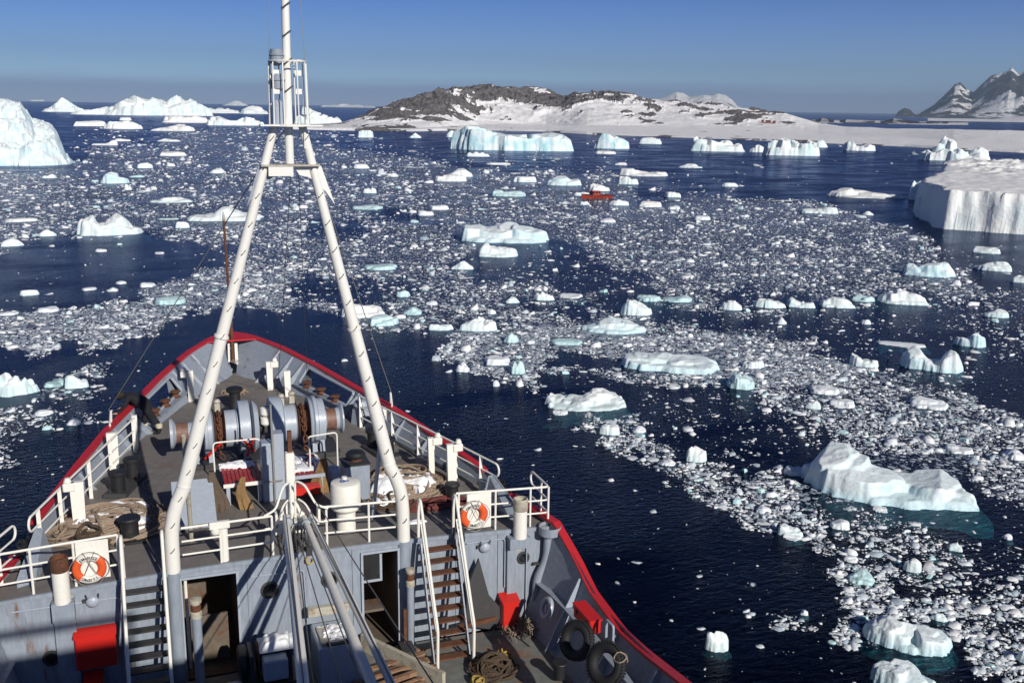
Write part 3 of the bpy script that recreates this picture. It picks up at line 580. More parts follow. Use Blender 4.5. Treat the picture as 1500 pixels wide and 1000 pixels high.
BG = [
 # x0,x1,ytop,ybase,profile,material,label
 (64,122,145,164,'peak','ice','pale iceberg with a pointed middle, left end of the far iceberg line'),
 (105,166,155,168,'right','ice','low far iceberg in front of the pointed one at the left'),
 (155,310,140.5,169.5,[.3,.5,.75,.95,.9,.75,.7,1,.85,.6,.35],'ice','longest iceberg of the far line, with a lumpy white ridge'),
 (300,352,157,166,'jag','ice','far white iceberg just right of the longest one'),
 (349,394,156,167,'dome','ice','far low iceberg directly left of the mast cage'),
 (327,364,147,155,'peak','ice','small iceberg on the horizon behind the far line, left of the mast'),
 (44,66,145,148.5,'low','ice','tiny iceberg on the horizon right of the big left iceberg'),
 (440,472,157,168,[1,.9,.8,.5,.3,.2],'ice','far iceberg tapering to the right just behind the mast cage'),
 (470,548,152,157.5,'jag','ice','thin line of icebergs on the horizon right of the mast'),
 (430,500,163,182,'jag','ice','rough white berg piece between the mast and the rocky point'),
 (108,157,177,185,'flat','snowice','flat floe right of the top of the big left iceberg'),
 (156,208,175,189,[.4,1,.95,.85,.6,.3],'snowice','wedge-shaped white floe in the upper left, steep on its left side'),
 (175,193,172,176.5,'flat','ice','small floe just behind the wedge-shaped floe'),
 (224,282,182,192,'right','snowice','long low floe under the far iceberg line'),
 (237,305,170,180,'mesa','snowice','flat-topped floe left of the mast under the far line'),
 (300,392,170,184,'saddle','ice','long lumpy floe reaching the left leg top of the mast'),
 (137,174,205,213,[.5,.4,.3,.4,1,.9],'snowice','small floe with a raised right end in the upper left'),
 (169,193,201,207,'saddle','snowice','small two-humped floe right of the one with a raised end'),
 (229,264,201,207.5,'peak','snowice','thin white floe left of the mast top, upper of two'),
 (232,272,222,228.5,'flat','snowice','thin white floe left of the mast top, lower of two'),
 (200,226,239,246.5,'flat','ice','small pale floe left of the mast near the bright pointed one'),
 (306,332,243,254,'peak','ice','small pointed floe left of the left mast leg'),
 (148,190,253,269,[.3,.9,1,.85,.5,.4],'iceblue','pale blue lump of ice right of the big left iceberg'),
 (188,212,255,260,'low','floecyan','pale tail of ice beside the pale blue lump'),
 (219,283,285,297,'peak','ice','long pale floe with a small peak above the pointed flat floe'),
 (115,209,313,345,[.55,1,.95,.6,.7,1,.75,.3,.25],'ice','white two-humped floe in open water at the left'),
 (277,392,302,324,[.3,.45,.4,.9,1,.7,.55,.5,.4],'ice','pointed flat floe partly behind the left mast leg'),
 (8,54,318,325,'flat','snowice','flat thin floe at the left edge above open water'),
 (57,82,336,346,'dome','ice','small domed floe left of the two-humped floe'),
 (0,33,349,361,'dome','ice','domed floe at the left edge of the photo in open water'),
 (62,84,254,261,'low','ice','small dull floe below the waterline of the big left iceberg'),
 (233,262,319,322,'flat','ice','thin bright floe right of the two-humped floe'),
 (257,277,324,334,'flat','ice','small white floe under the pointed flat floe'),
 (29,57,424,433,'flat','ice','oval floe alone in the open water at the left'),
 (56,87,448,457.5,'flat','chunk','oval floe on the upper edge of the left ice band'),
 (121,142,420,425.5,'flat','chunk','thin oval floe near the middle of the left open water'),
 (156,175,420,427,'peak','chunk','small peaked floe right of the thin oval one'),
 (170,185,411,416,'flat','chunk','small thin floe in the left open water, above the peaked one'),
 (205,227,413,421,'flat','chunk','flat floe at the upper tip of the left ice band'),
 (140,156,364,369,'flat','chunk','small thin floe below the two-humped floe'),
 (226,242,367,372,'low','chunk','small thin floe in open water left of the rusty jackstaff'),
 (227,273,433,446,'flat','floecyan','pale cyan slab inside the left ice band'),
 (0,27,455,462,'flat','chunk','flat floe at the left edge on top of the ice band'),
 (96,106,453,460,'peak','chunk','tiny pointed chunk on the upper edge of the left ice band'),
 (-12,58,543,580,[.8,.9,1,.95,.85,.6,.3],'ice','large white floe cut by the left edge, cyan at its foot'),
 (66,96,551,567,'low','floecyan','pale submerged floe between two white ones on the left'),
 (95,129,545,569,[.8,1,.7,.5,.4],'ice','white floe with a raised left corner, left of the person'),
 (51,78,597,609,'dome','chunk','domed chunk left of the person over the port bow water'),
 (99,119,612,623,'dome','chunk','chunk nearest to the port rail left of the person'),
 (523,547,192,201.5,'mesa','ice','small blocky berg off the rocky point'),
 (598,618,195,202,'peak','ice','small pointed berg below the rocky shore'),
 (653,670,192,201,'dome','ice','small berg touching the left end of the long berg by the shore'),
 (663,846,186,221,[.75,1,.95,.85,.7,.62,.6,.62,.66,.7,.72,.66,.4],'iceblue','long flat-topped iceberg lying along the island shore'),
 (872,922,196,218,[.35,.9,1,.85,.7,.6,.4],'iceblue','blue fractured iceberg right of the long shore berg'),
 (937,969,202,211,'flat','ice','small white berg between the blue one and the wide white one'),
 (1010,1093,200,222,[.75,1,.8,.7,.65,.7,.6,.3],'ice','wide white iceberg high at its left end, near the shore'),
 (1097,1122,213,223,'dome','ice','small ice lump between two bigger shore icebergs'),
 (1115,1198,205,228,[.55,.85,1,.95,.9,.85,.6],'ice','ribbed white iceberg with a curved front near the shore'),
 (1180,1211,203,216,'saddle','ice','ice lump behind the right end of the ribbed iceberg'),
 (1237,1280,206,221,[.8,1,.4,.45,.7,.6],'ice','low berg with two raised ends right of the ribbed one'),
 (1314,1344,188,199,'peak','ice','pale berg grounded on the far spit'),
 (1349,1444,202,236,[.3,.5,.55,1,.9,.6,.35,.4,.75,.5],'ice','pinnacled iceberg behind the tabular one at the right'),
 (681,718,222,229.5,'jag','ice','small white floe below the left end of the long shore berg'),
 (712,748,238,241.5,'flat','snowice','thin floe in the dark water under the long shore berg'),
 (652,697,245,259,'peak','ice','white lumpy floe behind a flat one in the middle field'),
 (635,683,255,266,'flat','snowice','flat bright floe in front of the lumpy one, middle field'),
 (752,786,257,267,'flat','ice','small flat floe in the middle field left of the red boat'),
 (799,856,257,272,[.6,1,.95,.9,.5,.6,.5],'iceblue','cyan-sided floe up and left of the red boat'),
 (717,771,275,288,'saddle','floecyan','pale two-humped floe in the middle field'),
 (906,981,245,258,[.8,1,.8,.5,.45,.5,.55,.5],'snowice','long white floe high at its left end, above the red boat'),
 (904,935,256,270,[.7,1,.7,.6,.5],'ice','white floe just under the long one above the red boat'),
 (863,894,269,280,[.9,1,.9,.8,.5,.4],'snowice','white floe directly behind the red boat'),
 (840,866,279,287,'low','ice','pale floe at the bow of the red boat'),
 (893,923,290,301,'jag','ice','pale floe off the stern of the red boat'),
 (993,1029,238,246,'peak','ice','small pointed white floe alone in the dark inlet'),
 (901,919,238,242,'flat','snowice','small white floe above the long one, dark inlet'),
 (871,902,221,225.5,'flat','snowice','thin white floe under the blue fractured iceberg'),
 (1056,1081,266,273.5,'dome','ice','small white floe on the upper edge of the right field'),
 (971,997,281,289,'flat','ice','small flat floe right of the red boat, upper one'),
 (934,972,295,303.5,'flat','snowice','bright flat floe right of the red boat, lower one'),
 (977,997,299,307,'low','chunk','dull lump right of the bright flat floe'),
 (877,904,319,326,'dome','chunk','oval floe below the red boat'),
 (1016,1041,315,322.5,'flat','chunk','flat floe in the right field below the bright one'),
 (1213,1327,275.5,290.5,[.5,.9,1,.8,.6,.5,.5,.45,.4],'snowice','long thin snow-covered floe left of the tabular iceberg'),
 (1172,1227,302,313,[.4,.5,.6,.7,.9,1,.9],'ice','floe with a blunt right end under the long thin one'),
 (1262,1279,307,315,'peak','chunk','small white floe between the blunt one and the tabular iceberg'),
 (1330,1358,262,293,[.5,1,.8,.7],'iceblue','shaded block of ice against the left end of the tabular iceberg'),
 (1320,1398,381,405,[.45,.9,.5,.85,1,.95,.85,.3],'iceblue','smooth cyan-white floe below the tabular iceberg'),
 (1423,1464,361,371,'flat','ice','small flat floe in front of the tabular iceberg'),
 (1427,1482,380,397,[.3,.4,.6,.7,1,.8,.3],'ice','low white floe near the right edge, below the tabular iceberg'),
 (1480,1512,402,414,'dome','ice','white floe cut by the right edge under the tabular iceberg'),
 (669,815,324,356,[.7,.95,.8,.6,.7,.85,1,.8,.75,.7,.55,.4],'iceblue','large hummocky floe with cyan foot in the middle of the field'),
 (699,762,356,377,[.5,1,.9,.75,.7,.65,.4],'ice','white floe right below the large hummocky one'),
 (659,696,380,395,'peak','ice','small pointed white floe left below the hummocky one'),
 (531,584,383,396,'low','floecyan','pale cyan slab right of the right mast leg'),
 (627,657,299,307.5,'flat','chunk','oval floe in the left middle field'),
 (609,635,308,316,'flat','chunk','oval floe left below the other in the middle field'),
 (515,562,299,307,'flat','floecyan','long pale slab right of the right mast leg'),
 (532,553,275,283,'flat','ice','small bright floe right of the mast legs'),
 (518,541,239,247,'flat','ice','small bright floe right of the crossbeam of the mast'),
 (497,568,442,466,[.8,.9,.85,.8,.75,.7,.4],'snowice','flat white floe crossed by the right mast leg'),
 (539,584,460,478,'flat','floecyan','pale cyan slab in front of the flat white floe'),
 (576,595,460,467,'flat','chunk','small white floe right of the pale cyan slab'),
 (626,665,471,484,[.6,1,.8,.6,.9,.5],'ice','white floe on the near edge of the ice, left of the bright lump'),
 (670,728,462,485,[.3,.5,.9,1,.85,.9,.6],'ice','bright lumpy floe near the near edge of the field'),
 (588,621,447,461,'peak','floecyan','pale lump left of the bright floe'),
 (579,601,424,435,'flat','floecyan','pale slab above the flat white floe'),
 (624,641,440,447,'flat','chunk','small oval floe above the near edge of the ice'),
 (712,727,452,460,'flat','chunk','bright oval floe above the bright lump'),
 (781,812,425,440,'jag','ice','white floe in the dark lead, middle'),
 (738,762,431,444,'peak','ice','pointed floe left of the white one in the lead'),
 (817,855,427,437,'low','chunk','flat cluster floe right of the white one in the lead'),
 (909,956,439,462,[.5,1,.95,.8,.6,.3],'ice','smooth sloping floe in the dark lead, right of middle'),
 (931,969,430,442,'flat','floecyan','pale slab just above the sloping floe'),
 (968,1013,431,443,'right','floecyan','long pale slab right of the sloping floe'),
 (1054,1087,436,454,'dome','ice','lumpy white floe in the row along the lead'),
 (1102,1149,433,451,[.3,1,.8,.6,.5,.3],'ice','floe with a high left end in the row along the lead'),
 (1150,1195,436,451,'saddle','ice','floe with two low humps in the row along the lead'),
 (1197,1250,434,451,'dome','ice','broad domed floe in the row along the lead'),
 (1246,1280,431,442,'flat','floecyan','pale floe left of the pyramid floe'),
 (1284,1358,420,446,[.3,.5,.75,1,.9,.7,.3],'ice','pyramid-shaped white floe at the right end of the row'),
 (1440,1477,452,465,[.3,.5,.9,1,.5],'ice','small white floe near the right edge above the saddle floes'),
 (1397,1446,485,508,[.5,.6,.5,.8,1,.8,.4],'iceblue','double-lobed pale floe near the right edge'),
 (1314,1408,507,544,[.35,.7,.95,.8,.45,.35,.5,1,.95,.3],'iceblue','saddle-shaped pale floe with a tall right horn'),
 (1284,1360,500,508,'low','chunk','broken strip of ice behind the saddle-shaped floe'),
 (1245,1287,517,538,[1,.7,.5,.6,.5],'ice','lumpy white floe at the right edge of the dense brash'),
 (1136,1152,463,475,'peak','chunk','small pointed white floe under the row along the lead'),
 (1260,1276,466,475,'dome','chunk','small domed floe in the dark lead below the pyramid floe'),
 (851,943,464,489,[.3,.5,.7,.95,.85,1,.8,.4],'iceblue','rounded bright floe with cyan ends in the dense brash'),
 (806,852,492,506,[.4,.8,.6,.7,.4],'floecyan','dull cyan floe in the dense brash'),
 (910,1063,509,546,[.9,.7,.6,.62,.75,.6,.58,.5,.45,.4,.3],'iceblue','long curved cyan-edged floe across the dense brash'),
 (1064,1106,544,570,[.4,.8,1,.6,.5],'floecyan','flat grey-blue slab right of the long curved floe'),
 (1087,1118,524,540,'flat','chunk','oval slab right above the grey-blue one'),
 (1185,1230,563,578,'flat','chunk','elongated oval slab in the right field'),
 (1179,1204,585,599,'dome','ice','bright rounded chunk below the elongated slab'),
 (1215,1253,583,598,'flat','chunk','dull long slab right of the bright rounded chunk'),
 (1333,1387,576,600,[.5,.9,.6,.5,.4],'chunk','lumpy pale floe in the right field under the saddle floe'),
 (737,761,486,502,'dome','floecyan','dull lump in the near brash'),
 (709,748,520,535,'flat','chunk','dull slab on the near edge of the brash'),
 (746,770,525,548,'dome','floecyan','rounded lump on the near edge of the brash'),
 (666,688,529,545,'dome','chunk','chunk at the left corner of the near brash edge'),
 (721,732,557,566,'flat','chunk','small oval floe alone in dark water by the brash edge'),
 (791,929,563,602,[.95,.5,.4,.5,.45,.62,1,.8,.55,.45,.3],'ice','white saddle floe with a green underwater foot, alone in dark water'),
 (808,833,598,608,'flat','chunk','oval floe right below the white saddle floe'),
 (876,908,617,637,[.6,.9,1,.7],'ice','brightest chunk at the head of the right ice tongue'),
 (924,948,621,634,'peak','chunk','pointed chunk right of the brightest one in the tongue'),
 (1004,1035,654,677,[.7,1,.95,.8,.9],'ice','smooth block in the middle of the ice tongue'),
 (965,990,669,682,'peak','chunk','yellowish pointed chunk at the lower edge of the tongue'),
 (1139,1176,764,786,[1,.8,.6,.6,.5],'ice','white block at the dark edge of the tongue left of the big floe'),
 (1146,1174,779,791,'flat','chunk','rounded slab against the white block of the tongue'),
 (1106,1130,738,752,'dome','chunk','chunk on the edge of the tongue, left of the white block'),
 (1172,1418,651,742,[.35,.7,1,.95,.8,.78,.75,.62,.5,.42,.55,.58,.5,.4,.32,.25],'iceblue','biggest near floe, blue-white with two rounded humps, at the right'),
 (1148,1180,680,697,'flat','chunk','dull chunk touching the left end of the biggest near floe'),
 (1214,1245,757,775,[.6,.7,1,.8],'chunk','grey block below the left end of the biggest near floe'),
 (1276,1300,740,750,'flat','chunk','small slab in the water before the biggest near floe'),
 (1386,1410,793,807,'dome','ice','small white floe in dark water below the biggest near floe'),
 (1468,1483,780,790,'dome','chunk','tiny floe in dark water near the right edge'),
 (1386,1426,648,665,'saddle','chunk','pale lump right behind the biggest near floe'),
 (1466,1502,654,673,'peak','chunk','pale lump behind the biggest near floe at the right edge'),
 (1322,1349,816,838,[.6,.9,1,.7],'ice','bright rounded chunk in the lower right brash'),
 (1242,1280,834,856,'dome','floecyan','dull round slab on the left edge of the lower right brash'),
 (1234,1257,812,824,'flat','chunk','small slab above the dull round one'),
 (1262,1390,903,957,[.5,.8,1,.9,.85,.95,.8,.75,.4],'iceblue','large pale floe near the bottom right'),
 (1270,1372,969,1015,[.8,1,.95,.85,.6,.3],'iceblue','grey-blue floe cut by the bottom edge at the right'),
 (1362,1387,896,909,'dome','ice','white chunk behind the right end of the large pale floe'),
 (1030,1068,922,954,[.8,1,.9,.85],'ice','cube-like white floe alone in the dark water by the hull'),
 (1488,1520,948,972,'dome','ice','white chunk cut by the right edge at the bottom'),
 (1172,1184,891,901,'dome','chunk','small chunk at the end of a short string of ice'),
]
for i, (x0, x1, yt, yb, pr, mt, lab) in enumerate(BG):
    pr = PR[pr] if isinstance(pr, str) else pr
    big = (x1-x0) > 60
    far = yb < 240
    nm = 'iceberg' if (far and (yb-yt) > 12) else 'ice_floe'
    berg(nm, x0, x1, yt, yb, pr, mt, lab, 'iceberg' if nm == 'iceberg' else 'ice floe', 'icebergs near the shore and horizon' if nm == 'iceberg' else 'ice floes drifting in the bay',
         dfr=.6 if not far else .5, edge=.2 if far else .3, relief=.24 if big else .2, skirt=1.0)

def poly_berg(name, poly_top, ztop, res, bump, mat, label, zfun=None, edge=1.0, extra=None):
    """a berg with its own plan outline: top edge points unprojected at height ztop above the water"""
    P = [PZ(x, y, WZ+ztop) for x, y in poly_top]; xs = [p.x for p in P]; ys = [p.y for p in P]
    pad = 4; X, Y = np.meshgrid(np.arange(min(xs)-pad, max(xs)+pad, res), np.arange(min(ys)-pad, max(ys)+pad, res))
    pl = [(p.x, p.y) for p in P]
    WX = X+1.3*(fbm(X*.25, Y*.25, 4)-.5)+.7*(ridged(X*.55, Y*.55+5, 4)-.5); WY = Y+1.3*(fbm(X*.25+9, Y*.25, 4)-.5)+.7*(ridged(X*.55+3, Y*.55, 4)-.5)
    dd = np.full(X.shape, 1e9)
    for i in range(len(pl)):
        x1, y1 = pl[i]; x2, y2 = pl[(i+1) % len(pl)]; l2 = (x2-x1)**2+(y2-y1)**2
        t = np.clip(((WX-x1)*(x2-x1)+(WY-y1)*(y2-y1))/max(l2, 1e-6), 0, 1); dd = np.minimum(dd, np.hypot(WX-x1-t*(x2-x1), WY-y1-t*(y2-y1)))
    ins = inpoly(WX, WY, pl); sdist = np.where(ins, dd, -dd)
    h = ztop*np.clip(sdist/edge, 0, 1)**.5
    H = zfun(X, Y) if zfun else 1.0
    Z = np.where(sdist > 0, h*H+np.clip(sdist/edge, 0, 1)*bump*(fbm(X*.5, Y*.5, 5)-.5), np.maximum(sdist, -3)*.9-.1)
    me = grid_mesh(name, X, Y, Z+WZ, keep=sdist > -2.2); o = link_mesh(name, me, mat, None, 50)
    return tag(o, label, 'iceberg', 'icebergs near the shore and horizon')
# the tabular berg: two plateau edges, notched left front
def tabz(X, Y):
    px, py = proj_np(np.stack([X, Y, np.full(X.shape, WZ+5.0)], -1).reshape(-1, 3)); px = px.reshape(X.shape); py = py.reshape(X.shape)
    back = np.clip((264-py)/26, 0, 1); 
    return 1+back*.5*(ridged(X*.16, Y*.16, 5)-.25)*np.clip((px-1375)/40, .2, 1)
poly_berg('iceberg', [(1344,262),(1354,269),(1370,273),(1374,277),(1392,279),(1430,280.5),(1470,283),(1512,285),(1600,289),(1640,250),(1560,240),(1500,240),(1440,238),(1378,238),(1378,250),(1362,256)], 5.0, .3, .5, 'snowice',
          'large tabular iceberg with a flat snowy top and sheer front at the right', tabz, .7)
# the big berg at the left edge
def bigleft():
    pf = PZ(20, 243, WZ); k = ppm(pf); dx, dy = pf.x-CAM.x, pf.y-CAM.y; dist = math.hypot(dx, dy); ed = np.array([dx/dist, dy/dist]); er = np.array([ed[1], -ed[0]])
    U, V = np.meshgrid(np.arange(-150, 104, 1.1)/k, np.arange(-5, 150, 1.4)/k*2.2)     # metres across / away
    up = U*k+20                                                     # photo column
    left_top = np.interp(up, [-140, -60, 0, 20, 38, 50, 54, 70, 82, 92, 97], [78, 88, 91, 91, 88, 70, 60, 58, 52, 30, 0])/k
    foot = np.interp(up, [-140, 0, 40, 60, 88, 97, 103], [0, 0, -1, 0, 2, 4, 9])
    n = fbm(U*.25+3, V*.25, 6); rg = ridged(U*.14, V*.14+2, 6)
    # stepped face: a foot ledge, a mid shoulder and the top
    f1 = np.clip((V-foot-(n-.5)*5)/2.0, 0, 1)**.5; f2 = np.clip((V-7-(n-.5)*10-rg*4)/4.5, 0, 1)**.6; f3 = np.clip((V-17-(n-.5)*12)/7, 0, 1)**.6
    foot_h = np.interp(up, [-140, 0, 30, 60, 80, 95, 102], [5, 5, 4, 5, 3.0, 1.4, .6])
    midh = np.minimum(left_top*.72, np.interp(up, [-140, 0, 40, 52, 60, 88, 96], [11, 12, 12.5, 11.5, 10.5, 9, 0]))
    Z = f1*foot_h; Z = np.maximum(Z, f1*(foot_h+(midh-foot_h)*f2)); Z = np.where(left_top > midh, Z+np.maximum(left_top-midh, 0)*f3*np.clip(f2, 0, 1), Z)
    Z = Z+f1*(n-.5)*3.0+f1*(rg-.5)*2.4*(1-f3*.6)+f1*(ridged(U*.5, V*.5, 4)-.5)*1.2
    edge = np.interp(up, [94, 99, 103], [1, .9, 0]); Z = np.where(f1 > 0, np.maximum(Z*edge, .05), -2.2*np.clip(-(V-foot)/3, 0.05, 1))
    KEEP = (up < 106) & (V > -3.5)
    X = pf.x+er[0]*U+ed[0]*V; Y = pf.y+er[1]*U+ed[1]*V
    me = grid_mesh('iceberg', X, Y, Z+WZ, keep=KEEP); o = link_mesh('iceberg', me, 'iceblue', None, 50)
    tag(o, 'tall blue-white iceberg cut by the left edge of the photo', 'iceberg', 'icebergs near the shore and horizon')
bigleft()

# ------------------------------------------------------------------ brash: individual chunks and the uncountable rest
def lump_mesh(seed):
    rng = random.Random(seed); nr = rng.choice([6, 7, 8, 9]); vs = []; fs = []
    ph = [rng.uniform(.6, 1.2) for _ in range(nr)]; asp = rng.uniform(.4, .95); tx, ty = rng.uniform(-.25, .25), rng.uniform(-.3, .1); hh = rng.uniform(.16, .34); low = rng.random() < .4
    for lv, (r, z) in enumerate(((1.15, -.25), (1.0, .0), (.93, .6), (.72, 1.0))):
        for k in range(nr):
            a = 2*math.pi*(k+rng.uniform(-.2, .2))/nr; q = r*ph[k]*(1+rng.uniform(-.08, .08)); x, y = q*math.cos(a)*.5, q*math.sin(a)*.5*asp
            zz = z*hh*(.45 if low else 1)*(1+rng.uniform(-.2, .2)) if z > 0 else z
            vs.append((x, y, zz+((x*tx+y*ty)*1.4 if lv >= 2 else 0)))
    vs.append((rng.uniform(-.2, .2), rng.uniform(-.15, .15), hh*(.5 if low else 1.15)))
    for i in range(3):
        for k in range(nr): fs.append((i*nr+k, i*nr+(k+1) % nr, (i+1)*nr+(k+1) % nr, (i+1)*nr+k))
    for k in range(nr): fs.append((3*nr+k, 3*nr+(k+1) % nr, 4*nr))
    me = bpy.data.meshes.new('ice_chunk'); me.from_pydata(vs, [], fs); me.materials.append(M['chunk'] if seed % 3 else M['floecyan'])
    me.polygons.foreach_set('use_smooth', [True]*len(me.polygons)); me.set_sharp_from_angle(angle=rad(28)); return me
LUMPS = [lump_mesh(s) for s in range(24)]
# occupied boxes of the named floes, to keep chunks out of them
occ = [(b[0]-2, b[1]+2, b[2]+(b[3]-b[2])*.15, b[3]+2) for b in BG]+[(-20, 104, 130, 248), (1335, 1600, 235, 345)]
def free(px, py):
    ok = np.ones(px.shape, bool)
    for x0, x1, y0, y1 in occ: ok &= ~((px > x0) & (px < x1) & (py > y0) & (py < y1))
    return ok
def region(px, py):
    if px < 330 and py < 345: return ('small ice chunk in the loose field left of the mast', 'ice chunks left of the mast')
    if px < 430: return ('small ice chunk in the band of brash off the port bow', 'ice chunks off the port bow')
    if px < 860 and py < 430: return ('small ice chunk in the field ahead of the bow', 'ice chunks ahead of the bow')
    if px < 860: return ('small ice chunk near the edge of the brash off the starboard bow', 'ice chunks off the starboard bow')
    if py < 480: return ('small ice chunk in the wide field below the tabular iceberg', 'ice chunks in the far right field')
    if py < 700: return ('small ice chunk in the thick brash on the right', 'ice chunks in the thick right brash')
    return ('small ice chunk in the tongue of brash at the lower right', 'ice chunks in the lower right tongue')
cand = 0; N_IND = 0
rx = RNG.uniform(0, 1500, 60000); ry = 190+(RNG.random(60000)**.8)*820
dn = density(rx, ry); ok = (RNG.random(60000) < dn) & free(rx, ry) & (ry > hor(rx)+32) & ~inpoly(rx, ry, [(-20,800),(190,600),(340,480),(720,690),(815,765),(1010,1010),(-20,1010)])
rx, ry = rx[ok], ry[ok]
placed = []
for x, y in zip(rx, ry):
    if N_IND >= 292: break
    s = random.choice([8.5, 9, 10, 11, 12, 14, 17]) * (1 if y > 420 else .9)*(1.25 if y > 620 else 1)
    if any(abs(x-a) < (s+b)*.6 and abs(y-c) < (s+b)*.3 for a, c, b in placed): continue
    placed.append((x, y, s)); p = PZ(x, y, WZ); k = ppm(p); wd = s/k
    o = bpy.data.objects.new('ice_chunk', random.choice(LUMPS)); COL.objects.link(o); o.location = p; o.rotation_euler = (0, 0, random.uniform(0, 6.28))
    o.scale = (wd, wd*random.uniform(.7, 1.1), wd*random.uniform(.45, 1.1)); la, gr = region(x, y); tag(o, la, 'ice chunk', gr); N_IND += 1
def brash_mat():
    m, nt, o = newmat('brash_ice_pieces'); g = N(nt, 'ShaderNodeNewGeometry')
    r = ramp(nt, g.outputs['Random Per Island'], [(0, (.34, .43, .50)), (.2, (.56, .63, .69)), (.45, (.76, .80, .83)), (1, (.90, .90, .90))])
    b = N(nt, 'ShaderNodeTexNoise'); b.inputs['Scale'].default_value = 6; b.inputs['Detail'].default_value = 4; L(nt, g.outputs['Position'], b.inputs['Vector'])
    p = N(nt, 'ShaderNodeBsdfPrincipled'); L(nt, r.outputs[0], p.inputs['Base Color']); p.inputs['Roughness'].default_value = .5
    bu = N(nt, 'ShaderNodeBump'); bu.inputs['Strength'].default_value = .4; bu.inputs['Distance'].default_value = .05; L(nt, b.outputs['Fac'], bu.inputs['Height']); L(nt, bu.outputs[0], p.inputs['Normal'])
    L(nt, p.outputs[0], o.inputs[0]); return m
M['brash'] = brash_mat()
def brash_field():
    n = 700000
    px = RNG.uniform(-150, 1650, n); py = 178+(RNG.random(n)**1.05)*840
    d = density(px, py); 
    d = d*np.clip(-.35+2.7*fbm(px*.028, py*.13+5, 5), .15, 1.7)            # streaky clumping
    keep = (RNG.random(n) < np.clip(d, 0, 1)*np.interp(py, [180, 230, 300, 420, 600, 800], [.36, .50, .48, .5, .55, .52])) & (py > hor(px)+27)
    keep &= ~inpoly(px, py, [(-20,800),(190,600),(340,480),(720,690),(815,765),(1010,1010),(-20,1010)])
    keep &= free(px, py) | (RNG.random(n) < .02)
    px, py = px[keep], py[keep]; n = len(px)
    # pixel size, lognormal
    w_ = np.clip(np.exp(RNG.normal(math.log(2.15), .78, n)), 1.0, 19)*np.interp(py, [180, 300, 500, 700, 1000], [.8, .95, 1.05, 1.3, 1.6])
    f, r, u, c = np.array(fw), np.array(RT), np.array(UP), np.array(CAM)
    dr = f+np.outer((px-750)/FPX, r)-np.outer((py-500)/FPX, u); t = (WZ-c[2])/dr[:, 2]; P = c+dr*t[:, None]
    k = FPX/((P-c)@f); s = w_/k
    hgt = s*np.where(RNG.random(n) < .2, RNG.uniform(.1, .26, n), RNG.uniform(.02, .09, n)); K = 6
    a0 = RNG.uniform(0, 6.28, n); rot = RNG.uniform(0, 6.28, n); asp = RNG.uniform(.35, 1, n)
    V = np.zeros((n, 2*K, 3), np.float32); tilt = RNG.normal(0, .12, (n, 2))
    for j in range(K):
        a = a0+2*math.pi*j/K; q = .5*RNG.uniform(.72, 1.2, n)
        for lv, (sc, zz) in enumerate(((1.0, -.25), (.74, 1.0))):
            x = q*np.cos(a)*sc*s; y = q*np.sin(a)*sc*s*asp
            V[:, lv*K+j, 0] = P[:, 0]+x*np.cos(rot)-y*np.sin(rot); V[:, lv*K+j, 1] = P[:, 1]+x*np.sin(rot)+y*np.cos(rot)
            V[:, lv*K+j, 2] = WZ+hgt*zz*(1 if lv == 0 else RNG.uniform(.6, 1.4, n))+(x*tilt[:, 0]+y*tilt[:, 1])*lv*2
    tmpl = [(K, K+1, K+2, K+3), (K, K+3, K+4, K+5)]+[(j, (j+1) % K, K+(j+1) % K, K+j) for j in range(K)]
    T = np.array(tmpl, np.int32); F = (T[None]+(np.arange(n, dtype=np.int32)*2*K)[:, None, None]).reshape(-1)
    me = bpy.data.meshes.new('brash_ice'); me.vertices.add(n*2*K); me.vertices.foreach_set('co', V.ravel())
    me.loops.add(len(F)); me.loops.foreach_set('vertex_index', F); nf = len(F)//4
    me.polygons.add(nf); me.polygons.foreach_set('loop_start', np.arange(nf, dtype=np.int32)*4); me.update(calc_edges=True)
    o = link_mesh('brash_ice', me, 'brash', None, 0)
    tag(o, 'scattered small pieces of brash ice floating all over the bay', 'brash ice', None, 'stuff'); print('brash pieces', n)
brash_field()
#@@PART3
# ================================================================== THE SHIP
YY = np.array([-40, 0, 12, 14.3, 16, 17, 18.5, 19.3, 20.3, 21.8, 22.6, 23.3, 24, 26, 28, 30, 32, 34, 35.2, 35.65, 35.85])
HH = np.array([5.9, 6.25, 6.3, 6.3, 6.3, 6.3, 6.3, 6.28, 6.15, 5.72, 5.5, 5.3, 5.1, 4.55, 3.95, 3.2, 2.45, 1.5, .75, .38, .0])
ZR = np.array([-.5, -.4, -.5, -.75, -1.0, -1.08, -.9, -.5, 0.02, .1, .14, .42, .5, .68, .87, 1.05, 1.25, 1.5, 1.62, 1.66, 1.68])
def hw(y): return float(np.interp(y, YY, HH))
def zr(y): return float(np.interp(y, YY, ZR))
def dz(y, x=0):                      # forecastle deck: sheer and camber
    return float(np.interp(y, [20.3, 24, 28, 32, 35], [-.08, -.01, .08, .24, .40]))+.16*(1-(x/5.5)**2)*(1 if y < 30 else .6)
def dhw(y):                           # deck half width (bulwark leans outwards forward)
    return max(.02, hw(y)-float(np.interp(y, [20.3, 23, 26, 30, 34, 35.85], [.0, .12, .35, .55, .75, .9])))
MD = -2.45
SHIP = thing('research_ship', (0, 8, MD), 'grey-hulled research ship with a red gunwale, seen over its bow from the bridge', 'ship')
ys = list(np.linspace(20.45, 33.6, 40))+[34.0, 34.4, 34.75]
b = MB(); nx = 13
for y in ys:
    for i in range(nx):
        x = (2*i/(nx-1)-1)*dhw(y); b.v.append((x, y, dz(y, x)))
b.f = [(r*nx+i, r*nx+i+1, (r+1)*nx+i+1, (r+1)*nx+i) for r in range(len(ys)-1) for i in range(nx-1)]
